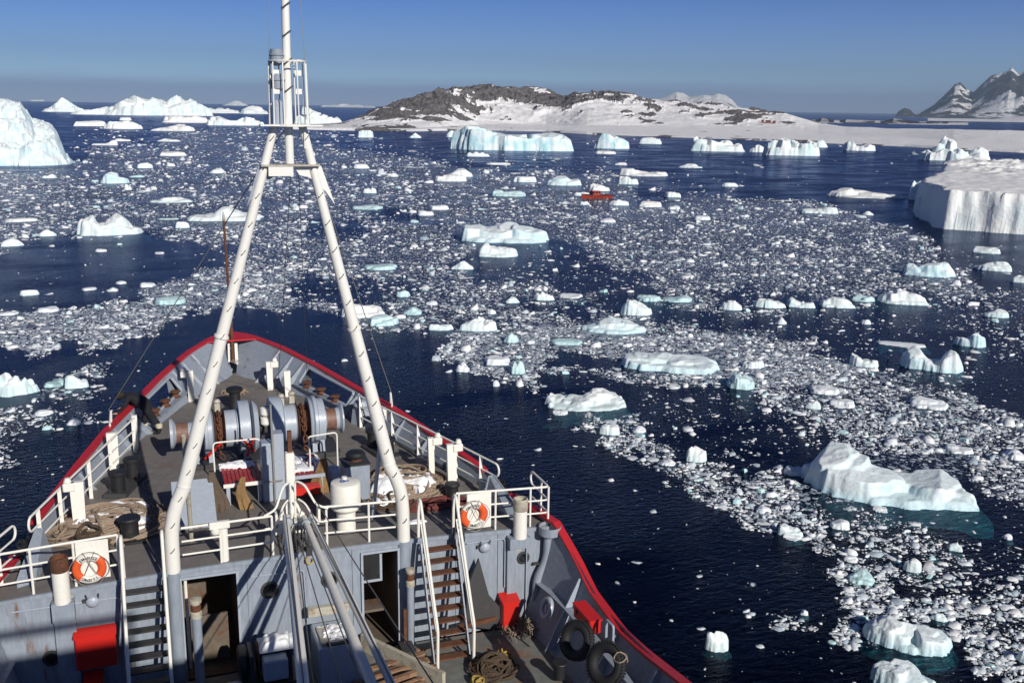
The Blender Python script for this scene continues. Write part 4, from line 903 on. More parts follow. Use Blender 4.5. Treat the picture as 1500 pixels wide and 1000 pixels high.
b.build('forecastle_deck', 'deck', SHIP, 60)
b = MB(); yl = [2, 8, 12, 16, 18.5, 20.3]
for y in yl:
    for i in range(9): x = (2*i/8-1)*(hw(y)-.55); b.v.append((x, y, MD+.1*(1-(x/5.8)**2)-.1))
b.f = [(r*9+i, r*9+i+1, (r+1)*9+i+1, (r+1)*9+i) for r in range(len(yl)-1) for i in range(8)]
b.build('main_deck', 'maindeck', SHIP, 60)
# hull plating (outside) down to below the waterline
def hull():
    b = MB()
    for sgn in (1, -1):
        cc = 30.9 if sgn > 0 else 31.0; st = sorted([-40, -20, 0, 12, 15, 18, 20.3, 22.6, 24, 26, 28, 34, 35.2, 35.65, 35.85]+[cc-1.35, cc, cc+1.35]); lv = [0, .018, .088, .35, .7, 1.0]
        base = len(b.v)
        for y in st:
            top = zr(y)-.03
            for t in lv:
                z = top+(WZ-1.5-top)*t; fl = 1-t*.32*float(np.interp(y, [0, 20, 34, 36], [.05, .3, 1.4, 2.0]))
                yy = y-(t*max(0, (y-26))*.34)
                b.v.append((sgn*max(hw(y)*fl, .0), yy, z))
        n = len(lv)
        for i in range(len(st)-1):
            for j in range(n-1):
                q = (base+i*n+j, base+i*n+j+1, base+(i+1)*n+j+1, base+(i+1)*n+j)
                if not (j == 1 and abs((st[i]+st[i+1])/2-cc) < 1.2): b.f.append(q)
    b.build('hull', 'grey', SHIP, 50)
hull()
# inner bulwark of the forecastle, with the two mooring openings cut out
def opening(y, t, s):
    c, hh = ((31.0 if s < 0 else 30.9), 1.35); return abs(y-c) < hh and .32 < t < .88
def bulw():
    for s in (-1, 1):
        b = MB(); yb = [22.75]+list(np.arange(23, 28.6, .5))
        c = 31.0 if s < 0 else 30.9
        yb = sorted(set([22.75]+[q for q in np.arange(23.2, 35.1, .6) if abs(q-c) > 1.45]+[c-1.35, c-.9, c+.9, c+1.35, 35.3, 35.65]))
        tt = [0, .16, .32, .5, .74, .88, 1]
        P = {}
        for i, y in enumerate(yb):
            for j, t in enumerate(tt):
                yd = min(y, 34.8) if y < 34.8 else 34.8-(0)
                xd = dhw(y) if y < 34.5 else max(.02, dhw(34.5)*(35.85-y)/1.35); zd = dz(min(y, 34.7), xd)-.02; xt, zt = hw(y)-.06, zr(y)
                yd = y-float(np.interp(y, [30, 34, 35.85], [0, .35, 1.15]))
                P[i, j] = len(b.v); b.v.append((s*(xd+(xt-xd)*t), yd+(y-yd)*t, zd+(zt-zd)*t))
        for i in range(len(yb)-1):
            for j in range(len(tt)-1):
                ym = (yb[i]+yb[i+1])/2; tm = (tt[j]+tt[j+1])/2
                if opening(ym, tm, s): continue
                b.f.append((P[i, j], P[i+1, j], P[i+1, j+1], P[i, j+1]))
        ob = b.build('bulwark', 'bulwark', SHIP, 50)
        # rounded frame and two mooring rollers in the opening
        def bp(y, t, off=0.0): 
            xd, zd, xt, zt = dhw(y), dz(y, dhw(y)), hw(y)-.06, zr(y); return Vector((s*(xd+(xt-xd)*t-off), y, zd+(zt-zd)*t))
        fr = rounded([bp(c-1.3, .34, .03), bp(c+1.3, .34, .03), bp(c+1.3, .87, .03), bp(c-1.3, .87, .03), bp(c-1.3, .34, .03)], .12)
        f = MB(); f.tube(fr, .045, 6); f.build('opening_frame', 'greylight', ob)
        for q in (-.55, .0, .55):
            p = bp(c+q*1.4, .32, .0); r = MB(); r.lathe([(.10, 0), (.17, .02), (.10, .07), (.09, .13), (.17, .2), (.14, .23), (.03, .25)], p+Vector((-s*.06, 0, .0)), n=14); r.build('roller', 'rust', ob)
        lp = MB(); lp.bar(bp(c-1.35, .3, .05), bp(c+1.35, .3, .05), .3, .05); lp.build('sill', 'bulwark', ob)
    # the plate that closes the bow below the rail
bulw()
# triangular stiffening ribs
def rib(y, s, deep=.2, top=.93, th=.035, mat='bulwark', bot=None):
    xd, zd, xt, zt = dhw(y), dz(y, dhw(y))-.02, hw(y)-.08, zr(y)
    yb = y-float(np.interp(y, [30, 34, 35.85], [0, .3, .9]))
    b = MB(); b.prism([(s*(xd+.03), yb-th/2, zd), (s*(xd-deep), yb-th/2-.0, zd), (s*(xd+(xt-xd)*top-.03), yb+(y-yb)*top-th/2, zd+(zt-zd)*top), (s*(xd+(xt-xd)*top+.03), yb+(y-yb)*top-th/2, zd+(zt-zd)*top)], (0, th, 0))
    b.build('rib', mat, SHIP, 0)
for y in (24.4, 25.7, 27.0, 28.3, 29.4, 32.6, 33.3, 34.0): rib(y, -1, .2)
for y in (24.4, 25.7, 27.0, 28.2, 29.4, 32.5, 33.1, 33.8): rib(y, 1, .3 if y > 28 else .2)
# red gunwale rail, forward length and after length, breasthook at the stem
def rail(y0, y1, s, n, wd=.2, th=.07):
    b = MB(); P = [Vector((s*hw(y), y, zr(y))) for y in np.linspace(y0, y1, n)]; vs = []
    for i, p in enumerate(P):
        t = (P[min(i+1, n-1)]-P[max(i-1, 0)]).normalized(); x = t.cross(Vector((0, 0, 1))).normalized()*(wd/2)
        for q in (-x, x): 
            for z in (-th/2, th/2): vs.append(p+q+Vector((0, 0, z)))
    fs = [(0, 1, 3, 2), tuple(4*(n-1)+k for k in (2, 3, 1, 0))]
    for i in range(n-1):
        a, c = 4*i, 4*i+4; fs += [(a, a+1, c+1, c), (a+2, c+2, c+3, a+3), (a+1, a+3, c+3, c+1), (a, c, c+2, a+2)]
    b.add(vs, fs); b.build('gunwale_rail', 'red', SHIP, 40)
for s in (-1, 1):
    rail(23.2, 35.8, s, 40, .2); rail(20.28, 22.1, s, 4, .22); rail(2, 20.3, s, 50, .2)
b = MB(); b.prism([(-.95, 34.9, 1.575), (.95, 34.9, 1.575), (.72, 35.3, 1.62), (.35, 35.68, 1.66), (0, 35.83, 1.68), (-.35, 35.68, 1.66), (-.72, 35.3, 1.62)], (0, 0, .05)); b.build('breasthook', 'red', SHIP, 0)
# main deck bulwark, inner side, with its stringer and stays
def mdb():
    for s in (-1, 1):
        yb = list(np.linspace(4, 20.42, 34)); b = MB(); n = 4
        for y in yb:
            xb = hw(y)-.78; xt = hw(y)-.06; zt = zr(y)-.02
            for t in (0, .35, .7, 1): b.v.append((s*(xb+(xt-xb)*t**.8), y, MD-.12+(zt-MD+.12)*t))
        b.f = [(i*n+j, i*n+j+1, (i+1)*n+j+1, (i+1)*n+j) for i in range(len(yb)-1) for j in range(n-1)]
        ob = b.build('bulwark', 'bulwark', SHIP, 50)
        g = MB(); P = [(s*(hw(y)-.42), y, MD+1.02) for y in np.linspace(6, 20.4, 20)]
        for a, c in zip(P[:-1], P[1:]): g.bar(a, c, .2, .03)
        g.build('stringer', 'bulwark', ob, 0)
        for y in (18.9, 17.0, 15.2, 13.4):
            g = MB(); zt = zr(y)-.06; g.prism([(s*(hw(y)-.1), y-.02, zt), (s*(hw(y)-.62), y-.02, MD+.02), (s*(hw(y)-.95), y-.02, MD+.02), (s*(hw(y)-.16), y-.02, zt)], (0, .04, 0)); g.build('rib', 'greylight', ob, 0)
mdb()
# forecastle front (the bulkhead facing aft): panels round the two central openings
def bulkhead():
    Y = 20.47; T = .05
    def pan(x0, x1, z0, z1, name='bulkhead_panel', yy=Y, mat='grey'):
        def top(x): return dz(20.45, x)-.01 if z1 is None else z1
        n = max(2, int(abs(x1-x0)/.5)); b = MB(); xs = np.linspace(x0, x1, n)
        up_ = [(x, yy, top(x)) for x in xs]; b.prism([(x0, yy, z0), (x1, yy, z0)]+list(reversed(up_)), (0, T, 0)); return b.build(name, mat, SHIP, 0)
    zt = -.16; zb = MD-.1; L0, L1, R0, R1 = -2.36, -1.2, 1.5, 2.34
    # wings either side of the ladders, the centre, the lintels
    pan(-6.1, L0, zb, None); pan(L1, R0, zb, None); pan(R1, 6.1, zb, None); pan(L0, L1, zt, None, 'lintel'); pan(R0, R1, zt-.02, None, 'lintel')
    def recess(x0, x1, d):
        b = MB(); y1 = Y+d
        b.v = [(x0, Y+T, zb), (x1, Y+T, zb), (x1, y1, zb), (x0, y1, zb), (x0, Y+T, zt), (x1, Y+T, zt), (x1, y1, zt), (x0, y1, zt)]
        b.f = [(0, 4, 7, 3), (1, 2, 6, 5), (2, 3, 7, 6), (4, 5, 6, 7), (0, 3, 2, 1)]
        return b.build('alleyway', 'inner', SHIP, 0, recalc=False)
    a = recess(L0, L1, 2.4); d = MB(); d.box((L0+.5, Y+.55, -1.9), (.9, .05, 1.1)); d.build('inner_door', 'inner', a, 0)
    d = MB(); d.tube([(L0+.1, Y+.25, -.3), (L0+.1, Y+.25, -2.4)], .035, 8); d.build('pipe', 'white', a)
    a = recess(R0, R1, 2.4); d = MB(); d.box(((R0+R1)/2-.1, Y+.5, -.75), (.5, .05, .75)); d.build('window_frame', 'greylight', a, 0)
    d = MB(); d.box(((R0+R1)/2-.1, Y+.465, -.75), (.38, .02, .6)); d.build('pane', 'glass', a, 0)
    d = MB(); d.box((R0+.25, Y+.3, -1.62), (.5, .5, .06)); d.build('shelf', 'inner', a, 0)
    # door frames
    for x0, x1 in ((L0, L1), (R0, R1)):
        d = MB()
        for xx in (x0, x1): d.box((xx, Y-.02, (zt+zb)/2), (.05, .08, zt-zb))
        d.box(((x0+x1)/2, Y-.022, zt+.015), (x1-x0+.05, .08, .05)); d.build('door_frame', 'greylight', SHIP, 0)
    # ports
    for x, z, r in ((-.53, -.70, .17), (.77, -.66, .16), (5.38, -.83, .13), (-4.95, -1.5, .14)):
        d = MB(); d.lathe([(r+.03, 0), (r+.03, .03), (r-.015, .035), (r-.02, .005)], (x, Y, z), (0, -1, 0), 20); o = d.build('porthole', 'dark', SHIP)
        d = MB(); d.lathe([(r-.02, 0), (r-.02, .012)], (x, Y-.003, z), (0, -1, 0), 20); d.build('pane', 'glass', o)
    # deck edge bar, welded seams, pipe runs and small fittings give the plate some relief
    d = MB(); P = [(x, Y-.03, dz(20.45, x)-.04) for x in np.linspace(-6.1, 6.1, 25)]
    for a_, c_ in zip(P[:-1], P[1:]): d.bar(a_, c_, .06, .09)
    d.build('edge_bar', 'grey', SHIP, 0)
    for x in (-3.6, 3.72, 4.75, -4.66, -.98, 1.3):
        d = MB(); d.box((x, Y-.012, -1.25), (.035, .03, 2.4)); d.build('seam', 'grey', SHIP, 0)
bulkhead()
for pts, l in (([(-5.6, 20.42, -.35), (-3.55, 20.42, -.35), (-3.55, 20.42, -2.3)], 'thin conduit running under the port lifebuoy'), ([(-1.0, 20.42, -.32), (.2, 20.42, -.32), (.25, 20.42, -1.6)], 'thin conduit between the port doorway and the booms'), ([(3.95, 20.42, -.25), (4.9, 20.42, -.25), (4.9, 20.42, -1.5)], 'thin conduit above the spare anchor'), ([(5.45, 20.42, -.5), (5.45, 20.42, -2.4)], 'thin conduit beside the starboard porthole')):
    b = MB(); b.tube(rounded(pts, .1), .016, 6); tag(b.build('conduit', 'greylight', None), l, 'conduit', 'conduits on the forecastle front')
# the bridge behind and below the camera, with added shadow casters on its roof
def bridge():
    b = MB(); b.box((0, -6, MD+5.1), (10.4, 15.4, 10.2)); b.build('bridge_front', 'grey', SHIP, 0)
    b = MB(); b.box((.1, -2.6, 8.9), (2.6, 2.0, 2.5)); b.build('shadow_block', 'white', SHIP, 0)  # added unseen block, sized to throw shade on the port bulkhead
    b = MB(); b.bar((-2.4, -1.7, 10.72), (1.6, -1.7, 10.72), .12, .14); b.build('shadow_beam', 'white', SHIP, 0)  # added unseen beam, throws a horizontal band of shadow above the block's
    for x in (-2.3, 1.5): b = MB(); b.tube([(x, -1.7, 7.7), (x, -1.7, 10.7)], .06, 8); b.build('shadow_beam_post', 'white', SHIP)  # uprights carrying the added shadow beam, also out of view
bridge()

# ------------------------------------------------------------------ guard rails
def guard(name, path, label, heights=(.32, .64, .97), posts=(), r=.027, flat=True, ends=(0, 0), curve=.12, topr=None, group='guard rails round the forecastle', mat='white'):
    """path: list of (x, y) on deck; rails follow the deck, posts at fractional indices"""
    P = [Vector((x, y, dz(y, x) if y > 20.3 else dz(20.3, x))) for x, y in path]
    t = thing(name, P[0], label, 'guard rail', group)
    def at(q):
        i = min(int(q), len(P)-2); return P[i].lerp(P[i+1], q-i)
    for h in heights:
        b = MB(); b.tube(rounded([p+Vector((0, 0, h)) for p in P], curve), (topr or r) if h == heights[-1] else r*.8, 8); b.build('rail', mat, t)
    for q in posts:
        p = at(q); i = min(int(q), len(P)-2); d = (P[i+1]-P[i]).normalized(); b = MB()
        if flat: b.bar(p, p+Vector((0, 0, heights[-1])), .085 if flat == 1 else .05, .022, up=(0, 1, 0))
        else: b.tube([p, p+Vector((0, 0, heights[-1]))], r, 8)
        b.build('post', mat, t)
    for e in ends:
        if e:
            p = P[0] if e < 0 else P[-1]; d = (P[1]-P[0] if e < 0 else P[-1]-P[-2]).normalized()*e; hs_ = heights[-1], heights[-3] if abs(e) > 1.5 else heights[-2]
            d = d/abs(e) if abs(e) > 1 else d
            mid = (hs_[0]+hs_[1])/2; rr = (hs_[0]-hs_[1])/2
            b = MB(); b.tube([p+Vector((0, 0, mid))+d*(rr*.8*math.sin(a))+Vector((0, 0, rr*math.cos(a))) for a in np.linspace(0, math.pi, 9)], r, 8); b.build('rail_end', mat, t)
    return t
YE = 20.52
# port outer, starboard outer, inner ones
guard('guard_rail', [(-6.0, YE), (-3.52, YE)], 'white rail over the port side of the forecastle front, carrying a lifebuoy board', posts=(.01, .34, .66, 1), flat=0)
guard('guard_rail', [(3.72, YE), (6.02, YE), (6.0, 21.5)], 'white rail over the starboard side of the forecastle front, turning the corner', posts=(.03, .42, .8, 1.0, 1.45), flat=0, ends=(0, 1))
guard('guard_rail', [(-6.05, 20.7), (-5.6, 21.75)], 'short looped white rail at the port corner of the forecastle', heights=(.35, .7, 1.0), posts=(.5,), ends=(0, 1))
pth = [(-dhw(y)+.25, y) for y in (22.2, 23.5, 25, 26.5, 28.1)]
guard('guard_rail', pth, 'long white rail along the port bulwark of the forecastle', posts=(.25, 1.05, 2.1, 2.95, 3.95), ends=(-1, 0), curve=.3)
pth = [(dhw(y)-.25, y) for y in (22.2, 23.5, 25, 26.5, 28.3)]
guard('guard_rail', pth, 'long white rail along the starboard bulwark of the forecastle', posts=(.45, 1.2, 2.3, 3.1, 4), ends=(-1, 0), curve=.3)
guard('guard_rail', [(-2.28, YE), (-.42, YE)], 'white rail between the left mast leg and the boom crutch', posts=(.42, 1), flat=0, heights=(.3, .6, .9))
guard('guard_rail', [(.72, YE+.1), (2.3, YE)], 'white rail between the boom crutch and the right mast leg, past the white tank', posts=(.03, .62), flat=0, heights=(.3, .6, .92))
def loop_rail(x, y, s, label):
    z = dz(y, x); t = thing('guard_rail', (x, y, z), label, 'guard rail', 'guard rails round the forecastle')
    b = MB(); b.tube(rounded([(x+s*.45, y-.05, z+.9), (x+s*.2, y, z+1.0), (x, y+.25, z+1.4), (x-s*.18, y+.45, z+1.45), (x-s*.2, y+.45, z+.3)], .1), .026, 8); b.build('rail', 'white', t)
    b = MB(); b.tube(rounded([(x+s*.45, y-.05, z+.6), (x+s*.2, y, z+.6), (x, y+.3, z+.95), (x-s*.12, y+.45, z+1.0)], .1), .022, 8); b.build('rail', 'white', t)
loop_rail(.35, 20.6, 1, 'bent white rail rising to a loop right of the boom crutch'); loop_rail(-.12, 20.6, -1, 'bent white rail rising to a loop left of the boom crutch')
# ladders with their handrails
def ladder(x0, x1, label, treadmat):
    yt, yb = 20.35, 19.25; t = thing('ladder', ((x0+x1)/2, yb, MD), label, 'ladder', 'steep deck ladders')
    for x in (x0, x1):
        b = MB(); b.bar((x, yt, -.05), (x, yb, MD), .03, .16); b.build('stringer', 'grey', t, 0)
    n = 10
    for i in range(n):
        q = (i+.6)/n; b = MB(); y, z = yt+(yb-yt)*q, -.05+(MD+.05)*q; b.box(((x0+x1)/2, y-.02, z), (x1-x0-.03, .21, .035)); b.build('step', treadmat, t, 0)
    for x in (x0, x1):
        b = MB(); pts = [(x, YE, dz(20.5, x)), (x, YE-.02, .98), (x, YE-.2, 1.0), (x, yb-.15, MD+1.25), (x, yb-.32, MD+1.0), (x, yb-.3, MD+.05)]
        b.tube(rounded(pts, .12), .034, 8); b.build('handrail', 'white', t)
        b = MB(); b.tube([(x, YE-.22, .45), (x, yb-.3, MD+.62)], .02, 6); b.build('lower_handrail', 'white', t)
ladder(-3.45, -2.66, 'steep grey ladder on the port side of the forecastle front', 'dark')
ladder(2.83, 3.66, 'steep rusty-treaded ladder on the starboard side of the forecastle front', 'rust')

# ------------------------------------------------------------------ tripod mast
def mast():
    t = thing('tripod_mast', (0, 20.5, 0), 'tall white tripod mast with rungs and a lookout cage', 'mast')
    zt = 9.2; HX = .24   # the ship heels a little to starboard
    for s in (-1, 1):
        b = MB(); b.tube([(s*2.48, 20.5, MD-.05), (s*2.48, 20.5, .02)], .15, 20); b.build('leg_foot', 'grey', t)
        P = [(s*2.48, 20.5, .02), (s*2.47, 20.5, .75)]+[(s*(2.47-.33*(q**2)*.9), 20.5, .75+1.1*q) for q in (.25, .5, .75, 1)]
        x1, z1 = P[-1][0], P[-1][2]; m = 14
        P += [(x1+(s*.27+HX-x1)*q, 20.5, z1+(zt-z1)*q) for q in np.linspace(0, 1, m)[1:]]
        R_ = [.145 if p[2] < 3 else .145-.065*(p[2]-3)/6.2 for p in P]
        b = MB(); b.tube(P, R_, 20); leg = b.build('leg', 'whitemast', t)
        for z in (1.9, 5.0): 
            b = MB(); q = (z-z1)/(zt-z1); b.lathe([(.148, -.03), (.154, 0), (.148, .03)], (x1+(s*.27+HX-x1)*q, 20.5, z), (P[-1][0]-P[-3][0], 0, P[-1][2]-P[-3][2]), 20)
            b.build('weld_band', 'whitemast', leg)
        z = .55
        while z < 9.0:
            xs = np.interp(z, [p[2] for p in P], [p[0] for p in P]); rr = np.interp(z, [p[2] for p in P], R_)
            b = MB(); a = (xs, 20.5-rr+.01, z); b.tube(rounded([(xs-.05, 20.5-rr+.03, z-.05), (xs-.03, 20.5-rr-.05, z-.035), (xs+.03, 20.5-rr-.05, z+.035), (xs+.05, 20.5-rr+.03, z+.05)], .02, 3), .0075, 5); b.build('rung', 'wire', leg); z += .56
    # inclined stay tubes behind each leg
    for s in (-1, 1):
        b = MB(); b.tube([(s*2.05, 21.8, .1), (s*2.1, 20.75, 2.9)], .05, 8); b.build('leg_strut', 'cream' if s < 0 else 'greylight', t)
    TOP0 = set(COL.objects)
    b = MB(); b.tube([(.0, 20.5, 8.45), (.0, 20.5, 9.3), (.06, 20.5, 15)], [.085, .085, .065], 18); pole = b.build('pole', 'whitemast', t)
    for z in np.arange(9.9, 12.5, .52):
        b = MB(); b.tube(rounded([(-.06, 20.46, z-.05), (-.04, 20.36, z-.04), (.07, 20.36, z+.05), (.11, 20.46, z+.05)], .03, 3), .011, 5); b.build('rung', 'wire', pole)
    b = MB(); b.box((0, 20.5, 8.42), (1.16, .34, .035)); b.build('crossbeam', 'rust' if 0 else 'cream', t, 0)
    b = MB(); b.box((-.2, 20.42, 8.31), (.48, .16, .19)); b.build('lamp_box', 'whitemast', t, 0)
    for s in (-1, 1):
        b = MB(); pts = [(s*.08, 20.48, 8.4), (s*.62, 20.48, 8.4), (s*.88, 20.48, 7.62)]+[(s*(.88-.7*q), 20.48, 7.62+.6*(1-(1-q)**2)) for q in (.25, .5, .75, 1)]
        b.prism(pts, (0, .03, 0)); b.build('gusset', 'whitemast' if s > 0 else 'grey', t, 0)
    b = MB(); b.lathe([(.42, 0), (.42, .04)], (0.02, 20.5, 9.18), n=24); b.box((.02, 20.3, 9.2), (1.2, .3, .03)); b.build('platform', 'whitemast', t, 0)
    cage = MB(); cage.tube(arc((.02, 20.5, 10.42), .36, 0, 2*math.pi, 24, (1, 0, 0), (0, 1, 0)), .016, 6); co = cage.build('cage_hoop', 'whitemast', t)
    for a in (0, 28, 62, 110, 150, 180, 212, 248, 292, 330):
        x, y = .02+.36*math.cos(rad(a)), 20.5+.36*math.sin(rad(a)); b = MB(); b.tube(rounded([(x*.6+.01, 20.5+(y-20.5)*.6, 10.45), (x, y, 10.42), (x*1.05, 20.5+(y-20.5)*1.05, 9.2)], .06, 3), .014, 6); b.build('cage_bar', 'whitemast', co)
    for z in (10.2, 9.85):
        for xx in (.2, -.22): b = MB(); b.box((xx, 20.35, z), (.12, .05, .1)); b.build('clamp', 'whitemast', pole, 0)
    for z, h in ((10.38, .26), (9.9, .28)):
        b = MB(); b.lathe([(.05, -.05), (.13, 0), (.13, h*.5), (.15, h*.55), (.15, h*.62), (.12, h*.66), (.12, h)], (-.19, 20.42, z), n=16); b.build('navigation_lamp', 'grey', t)
    b = MB(); b.lathe([(.1, 0), (.1, .42), (.06, .46)], (-.2, 20.5, 9.22), n=14); b.build('navigation_lamp', 'greylight', t)
    b = MB(); b.tube([(.3, 20.4, 9.15), (.3, 20.4, 8.75)], .025, 6); b.build('drop_pipe', 'whitemast', t)
    for o in set(COL.objects)-TOP0:
        if o.parent is t: o.location.x += HX
    return t

mast()
def stay(a, b_, r, label, mat='stay', sag=0.0, cat='stay'):
    a, b_ = Vector(a), Vector(b_); m = MB(); m.tube([a.lerp(b_, q)-Vector((0, 0, sag*4*q*(1-q))) for q in np.linspace(0, 1, 9)], r, 5)
    o = m.build('stay_wire', mat, None); return tag(o, label, cat, 'wires of the mast')
zb = lambda y: zr(y)
stay((.14, 20.5, 9.1), (-hw(28.3), 28.3, zb(28.3)+.5), .012, 'thin wire from the mast down to the port rail by the person')
stay((.5, 20.5, 9.1), (hw(27.9)-.02, 27.9, zb(27.9)+.5), .012, 'thin wire from the mast down to the starboard rail by the mooring opening')
stay((.28, 20.6, 8.4), (.9, 30.2, .6), .007, 'very thin wire running down between the mast legs, left one', 'wire')
stay((.42, 20.6, 8.4), (1.75, 29.5, .6), .007, 'very thin wire running down between the mast legs, right one', 'wire')
stay((-.14, 20.5, 9.2), (.12, 20.5, 15), .006, 'thin halyard left of the mast pole')
stay((.66, 20.5, 9.2), (.4, 20.5, 15), .006, 'thin halyard right of the mast pole')
for s, lab in ((-1, 'white turnbuckle where the port stay meets the rail'), (1, 'white turnbuckle where the starboard stay meets the rail')):
    y = 28.3 if s < 0 else 27.9; p = Vector((s*hw(y), y, zr(y))); b = MB(); b.tube([p, p+Vector((0, -.02, .12)), p+Vector((-s*.03, -.06, .18)), p+Vector((-s*.06, -.12, .5))], [.03, .03, .045, .03], 8); tag(b.build('turnbuckle', 'white', None), lab, 'turnbuckle', 'turnbuckles of the stays')
# jackstaff at the stem
t = thing('jackstaff', (0, 34.9, .9), 'rust-brown jackstaff standing at the stem', 'flagstaff')
b = MB(); b.tube([(0.02, 35.0, .85), (0, 35.0, 2.2), (-.06, 35.0, 5.75)], [.075, .055, .04], 10); b.build('pole', 'rust', t)
b = MB(); b.lathe([(.05, 0), (.06, .05), (.04, .1), (.05, .14), (.03, .22), (.015, .3)], (-.06, 35.0, 5.75), n=10); b.build('lamp', 'cream', t)
b = MB(); b.box((.12, 34.9, 1.15), (.1, .1, .7)); b.tube([(.05, 34.95, .8), (.3, 34.7, .7)], .03, 6); b.tube([(-.12, 34.95, 1.5), (-.14, 34.85, .85)], .04, 6); b.build('bracket', 'white', t)
b = MB(); b.tube(arc((.02, 34.55, .95), .14, 0, 2*math.pi, 14, (1, 0, 0), (0, 1, 0)), .015, 5, True); b.build('ring', 'stay', t)

# ------------------------------------------------------------------ booms stowed in the crutch
def boom(x0, x1, z0, z1, r, label, y1=2.4, gear=True, mat='white'):
    A, B = Vector((x0, 20.55, z0)), Vector((x1, y1, z1)); t = thing('cargo_boom', B, label, 'boom', 'cargo booms stowed over the main deck')
    n = 9; b = MB(); b.tube([A.lerp(B, q) for q in np.linspace(0, 1, n)], [r*(.72+.28*math.sin(math.pi*min(1, q*1.3+.05))) for q in np.linspace(0, 1, n)], 18); b.build('spar', mat, t)
    if gear:
        b = MB(); b.lathe([(r*.9, 0), (r*1.15, .02), (r*1.15, .1), (r*.9, .12)], A+Vector((0, -.4, 0)), (0, 1, 0), 18); b.build('band', 'greylight', t)
    return A, B, t
bL = boom(-.12, -1.9, .92, 2.31, .09, 'left white cargo boom running from the crutch towards the bridge')
bR = boom(.27, .0, .84, 1.78, .085, 'middle white cargo boom, left one of the close pair')
bR2 = boom(.42, .45, .86, 1.78, .065, 'right white cargo boom, thinner one of the close pair')
def wire_along(a, b_, off, label, r=.012, sag=.05):
    a = Vector(a)+Vector(off); b_ = Vector(b_)+Vector(off); m = MB(); m.tube([a.lerp(b_, q)-Vector((0, 0, sag*4*q*(1-q))) for q in np.linspace(0, 1, 10)], r, 5); tag(m.build('wire_rope', 'wire', None), label, 'wire rope', 'wire ropes of the cargo gear')
wire_along(bL[0], bL[1], (.0, 0, .15), 'dark wire lying along the top of the left boom')
wire_along(bL[0], bL[1], (.16, 0, -.06), 'dark wire hanging beside the left boom', sag=.18)
wire_along(bR[0], bR[1], (-.14, 0, .05), 'dark wire along the left side of the boom pair')
wire_along(bR2[0], bR2[1], (.0, 0, .12), 'dark wire lying on the right boom of the pair')
wire_along(bR2[0]+Vector((0, 0, .2)), bR2[1]+Vector((.9, 0, 0)), (.14, 0, .1), 'slack dark wire right of the boom pair', sag=.1)
wire_along(bR[0]+Vector((-.1, 0, -.1)), bR[1]+Vector((-.4, 0, -.2)), (-.1, 0, 0), 'slack dark wire in front of the boom pair', sag=.3)
# crutch post
t = thing('boom_crutch', (.14, 21.6, dz(21.6, .1)), 'white square post with bracket plates holding the boom heads', 'post')
p0 = Vector((.14, 21.6, dz(21.6)))
b = MB(); b.box(p0+Vector((0, 0, .95)), (.2, .2, 1.9), bev=.02); b.build('post', 'white', t)
b = MB(); b.box(p0+Vector((.02, .02, 2.12)), (.09, .09, .55)); b.build('post_head', 'rust', t)
b = MB(); b.prism([p0+Vector((-.1, -.1, .75)), p0+Vector((-.42, -.1, .15)), p0+Vector((-.42, -.1, .0)), p0+Vector((.42, -.1, .0)), p0+Vector((.42, -.1, .2)), p0+Vector((.1, -.1, .75))], (0, -.03, 0)); b.build('bracket', 'white', t, 0)
b = MB(); b.box((.14, 20.75, .66), (.95, .2, .12)); b.box((-.3, 20.75, .8), (.05, .2, .3)); b.box((.62, 20.75, .8), (.05, .2, .3)); b.box((.14, 21.15, .55), (.3, .9, .1)); b.build('saddle', 'white', t, 0)
b = MB(); 
for k in range(9): x = -.16+.075*k; b.tube([(x, 20.63, .64), (x+random.uniform(-.05, .05), 20.6, .2+random.uniform(-.15, .1)), (x+random.uniform(-.1, .1), 20.55, .1)], .018, 5)
b.build('lashing', 'wire', t)
t = thing('cargo_hook', (.33, 20.4, .1), 'yellowish block and hook hanging below the boom crutch', 'hook')
b = MB(); b.tube([(.33, 20.4, .55), (.34, 20.4, .2)], .02, 5); b.box((.34, 20.4, .12), (.12, .08, .2)); b.build('block', 'dark', t)
b = MB(); b.tube(arc((.34, 20.38, -.1), .08, rad(100), rad(380), 10, (1, 0, 0), (0, 0, 1)), .022, 6); b.build('hook', 'yellow', t)

